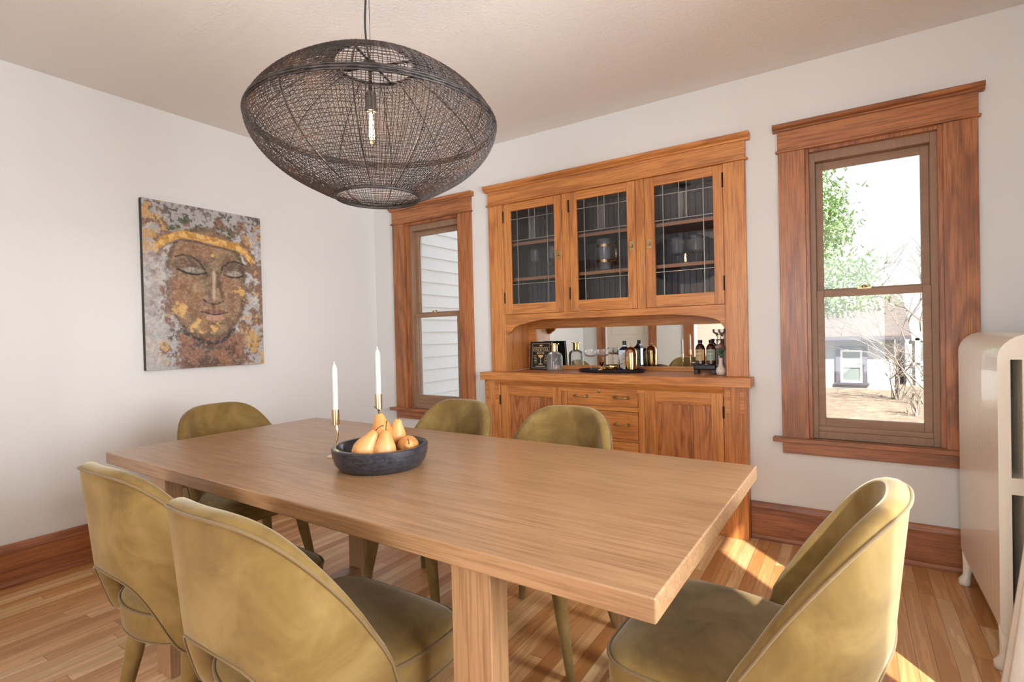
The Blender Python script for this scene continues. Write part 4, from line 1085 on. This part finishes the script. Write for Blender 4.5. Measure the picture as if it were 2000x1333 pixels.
# white cloth falling in folds at the right edge
m = MB(); rows = []
for j in range(25):
    t = j/24; z = 1.05*(1-t)+.0; row = []
    for i in range(41):
        a = PI*.35+PI*1.3*i/40; fold = .010*math.sin(i*1.15+.6)*(.3+t); R0 = .055+.105*t**1.3
        row.append((4.045+(R0+fold)*math.cos(a), -1.19+(R0+fold)*.9*math.sin(a-.0), z+.004))
    rows.append(row)
m.grid(rows); ob = m.build('draped_cloth', M_linen, None, smooth=True, origin=(4.045, -1.19, 0))
sm = ob.modifiers.new('thick', 'SOLIDIFY'); sm.thickness = .004
tag(ob, 'white cloth hanging in soft folds in front of the radiator at the right edge', 'cloth')

# ------------------------------------------------------------------ outdoors
GZ = -1.12
m = MB(); m.box(-14, 26, .16, 44, GZ-.1, GZ); struct(m.build('ground', M_ground))
sd = thing('house_wing', (-.08, 3.2, GZ), 0, 'white lap sided wall of the house wing just outside the narrow left window', 'house wall')
m = MB(); z = GZ; e = .124
while z < 4.2:
    m.prism([(-.10, z), (.012, z), (-.006, z+e), (-.10, z+e)], 'y', .56, 6.4); z += e
m.build('lap_siding', M_siding, sd)
m = MB(); m.box(-.10, .030, .50, .565, GZ, 4.2); m.build('corner_board', M_siding, sd)
ga = thing('garage', (3.6, 22, GZ), 0, 'pale garage with a grey shingle roof beyond the yard', 'garage')
m = MB(); m.box(-3.0, 4.85, 20, 26, GZ, .78); m.build('wall', M_garage, ga)
m = MB(); m.add([(-3.6, 19.5, .72), (5.3, 19.5, .72), (5.3, 24, 2.72), (-3.6, 24, 2.72), (-3.6, 19.5, .84), (5.3, 19.5, .84), (5.3, 24, 2.86), (-3.6, 24, 2.86)], [(0, 3, 2, 1), (4, 5, 6, 7), (0, 1, 5, 4), (1, 2, 6, 5), (2, 3, 7, 6), (3, 0, 4, 7)]); m.build('roof', M_roof, ga)
m = MB(); m.box(-3.6, 5.3, 19.46, 19.52, .70, .80); m.build('gutter', M_gtrim, ga)
m = MB(); m.box(3.05, 3.20, 19.93, 20, -.95, .47); m.box(3.89, 4.04, 19.93, 20, -.95, .47); m.box(3.05, 4.04, 19.93, 20, .32, .47); m.box(3.0, 4.09, 19.91, 20, -.98, -.90); wf = m.build('window_trim', M_gtrim, ga)
m = MB(); m.box(3.20, 3.27, 19.95, 20, -.90, .32); m.box(3.82, 3.89, 19.95, 20, -.90, .32); m.box(3.27, 3.82, 19.95, 20, .25, .32); m.box(3.27, 3.82, 19.95, 20, -.90, -.82); m.box(3.27, 3.82, 19.94, 20, -.33, -.25); m.build('window_sash', M_siding, wf)
m = MB(); m.box(3.27, 3.82, 19.97, 19.99, -.82, .25); m.build('window_pane', M_dark, wf)
g2 = thing('white_porch', (6.5, 23, GZ), 0, 'pale porch with white window bars behind the tangled shrub', 'porch')
m = MB(); m.box(5.3, 9.5, 22, 27, GZ, .9); m.build('wall', M_garage, g2)
m = MB()
for k in range(4): m.box(5.6+.9*k, 5.75+.9*k, 21.9, 22, GZ, .7)
m.box(5.5, 8.6, 21.9, 22, -.35, -.25); m.box(5.5, 8.6, 21.9, 22, .6, .7); m.build('window_bars', M_siding, g2)
m = MB(); m.box(5.7, 8.4, 21.95, 21.99, -.9, .6); m.build('window_pane', M_dark, g2)

def conifer(x, y, h, r, lab):
    t = thing('pine_tree', (x, y, GZ), 0, lab, 'tree')
    m = MB(); m.tube([(x, y, GZ), (x+.05, y, GZ+h*.5), (x, y, GZ+h)], [.20, .12, .02], 10); m.build('trunk', M_bark, t)
    m = MB()
    for k in range(1300):
        u = random.random()**1.2; z = GZ+h*.27+h*.73*u; R0 = r*(1-u)**.7*random.uniform(.55, 1.05)+.15; a = random.uniform(0, 2*PI); c0 = Vector((x+R0*math.cos(a), y+R0*math.sin(a), z-.1*R0))
        for q in range(34):
            dv = Vector((random.gauss(0, 1), random.gauss(0, 1), random.gauss(.2, .7))).normalized(); o = c0+Vector((random.gauss(0, .20), random.gauss(0, .20), random.gauss(0, .10)))
            s_ = dv.cross(Vector((0, 0, 1))).normalized()*.030; m.add([o-s_, o+s_, o+dv*random.uniform(.12, .26)], [(0, 1, 2)])
    m.build('needles', M_pine, t)
conifer(1.3, 12.5, 11.0, 2.7, 'pale green pine tree seen at the left of the right window')
def bare(name, x, y, h, lab, spread=.5, n0=4, lean=0, depth=4, r0=.05, cat='tree'):
    m = MB()
    def br(p, d, L_, r, k):
        q = p+d*L_; mid = p+d*L_*.5+Vector((random.gauss(0, .03), random.gauss(0, .03), 0))*L_
        m.tube([p, mid, q], [r, r*.85, r*.65], 5, caps=False)
        if k == 0: return
        for _ in range(random.choice((2, 3))):
            nd = (d+Vector((random.gauss(0, spread), random.gauss(0, spread), random.gauss(0, spread*.6)))).normalized(); br(q, nd, L_*random.uniform(.6, .85), r*.6, k-1)
    for _ in range(n0):
        br(Vector((x+random.gauss(0, .1), y+random.gauss(0, .1), GZ)), Vector((random.gauss(lean, .25), random.gauss(0, .25), 1)).normalized(), h*.3, r0, depth)
    tag(m.build(name, M_bark, None, origin=(x, y, GZ)), lab, cat)
bare('bare_tree', 5.6, 16, 5.2, 'bare branched tree reaching in from the right outside the right window', .45, 4, -.28, 5, .024)
bare('shrub', 4.75, 17, 2.3, 'tangled leafless shrub in front of the garage corner', .55, 12, 0, 4, .018, 'shrub')
bare('shrub', 4.9, 13.5, 1.0, 'low thin leafless bush on the leaf strewn lawn', .5, 10, 0, 3, .012, 'shrub')
bare('bare_tree', 2.6, 30, 8.5, 'distant bare tree rising behind the garage roof', .4, 3, 0, 5, .09)
bare('bare_tree', 6.4, 33, 8.5, 'distant bare tree beyond the white porch', .4, 3, 0, 5, .09)

# ------------------------------------------------------------------ light
w = bpy.data.worlds.new('sky'); sc.world = w; w.use_nodes = True; nt = w.node_tree; nt.nodes.clear()
wo = N(nt, 'ShaderNodeOutputWorld'); bg = N(nt, 'ShaderNodeBackground')
tc = N(nt, 'ShaderNodeTexCoord'); sp_ = N(nt, 'ShaderNodeSeparateXYZ'); nt.links.new(tc.outputs['Generated'], sp_.inputs[0])
nt.links.new(ramp(nt, sp_.outputs[2], [(0, (1, 1, 1, 1)), (.25, (.93, .96, 1, 1)), (.8, (.72, .84, 1, 1))]), bg.inputs[0])
bg.inputs[1].default_value = 1.7
nt.links.new(bg.outputs[0], wo.inputs[0])
def light(name, kind, loc, energy, col=(1, 1, 1), **k):
    l = bpy.data.lights.new(name, kind); l.energy = energy; l.color = col
    for a, v in k.items(): setattr(l, a, v)
    o = bpy.data.objects.new(name, l); COL.objects.link(o); o.location = loc; return o
sun = light('sun', 'SUN', (8, -6, 8), 40, (1, .95, .86), angle=.012)
sd_ = Vector((-.666, .7459, -1.009)); sun.rotation_euler = sd_.to_track_quat('-Z', 'Y').to_euler()
a1 = light('added_fill_area', 'AREA', (3.05, -7.15, 1.4), 100, (.88, .94, 1), shape='RECTANGLE', size=1.9, size_y=1.95); a1.rotation_euler = (PI/2, 0, 0)  # area light added behind the camera to fill the dining room
light('added_fill_point', 'POINT', (2.9, -5.9, 1.5), 58, (.88, .94, 1), shadow_soft_size=.25)  # unseen point light added to brighten the ceiling and walls
for i_, (a_, b_) in enumerate(RW):
    l_ = light('side_window_daylight', 'AREA', (XR+.35, (a_+b_)/2, 1.37), 85 if i_ == 0 else 105, (.95, .97, 1), shape='RECTANGLE', size=1.5, size_y=b_-a_)
    l_.rotation_euler = (0, PI/2, 0)
light('bulb_glow', 'POINT', (LX, LY, 1.905), 26, (1, .84, .66), shadow_soft_size=.006)

# ------------------------------------------------------------------ camera
cam = bpy.data.cameras.new('camera'); co = bpy.data.objects.new('camera', cam); COL.objects.link(co); sc.camera = co
yaw, pitch, roll = .5746430, -.0119553, -.0237539
f_ = Vector((-math.sin(yaw)*math.cos(pitch), math.cos(yaw)*math.cos(pitch), math.sin(pitch)))
r_ = Vector((math.cos(yaw), math.sin(yaw), 0)); u_ = r_.cross(f_)
rr = r_*math.cos(roll)+u_*math.sin(roll); uu = -r_*math.sin(roll)+u_*math.cos(roll)
Mx = Matrix((rr, uu, -f_)).transposed().to_4x4(); Mx.translation = (3.52427, -3.24318, 1.18755)
co.matrix_world = Mx
cam.sensor_width = 36; cam.lens = 1020.558*36/2000; cam.clip_start = .02

vs_ = sc.view_settings; vs_.view_transform = 'Standard'; vs_.look = 'None'; vs_.exposure = -0.2; vs_.gamma = 1; vs_.use_curve_mapping = False
for o in bpy.data.objects:
    if '_o' in o: del o['_o']
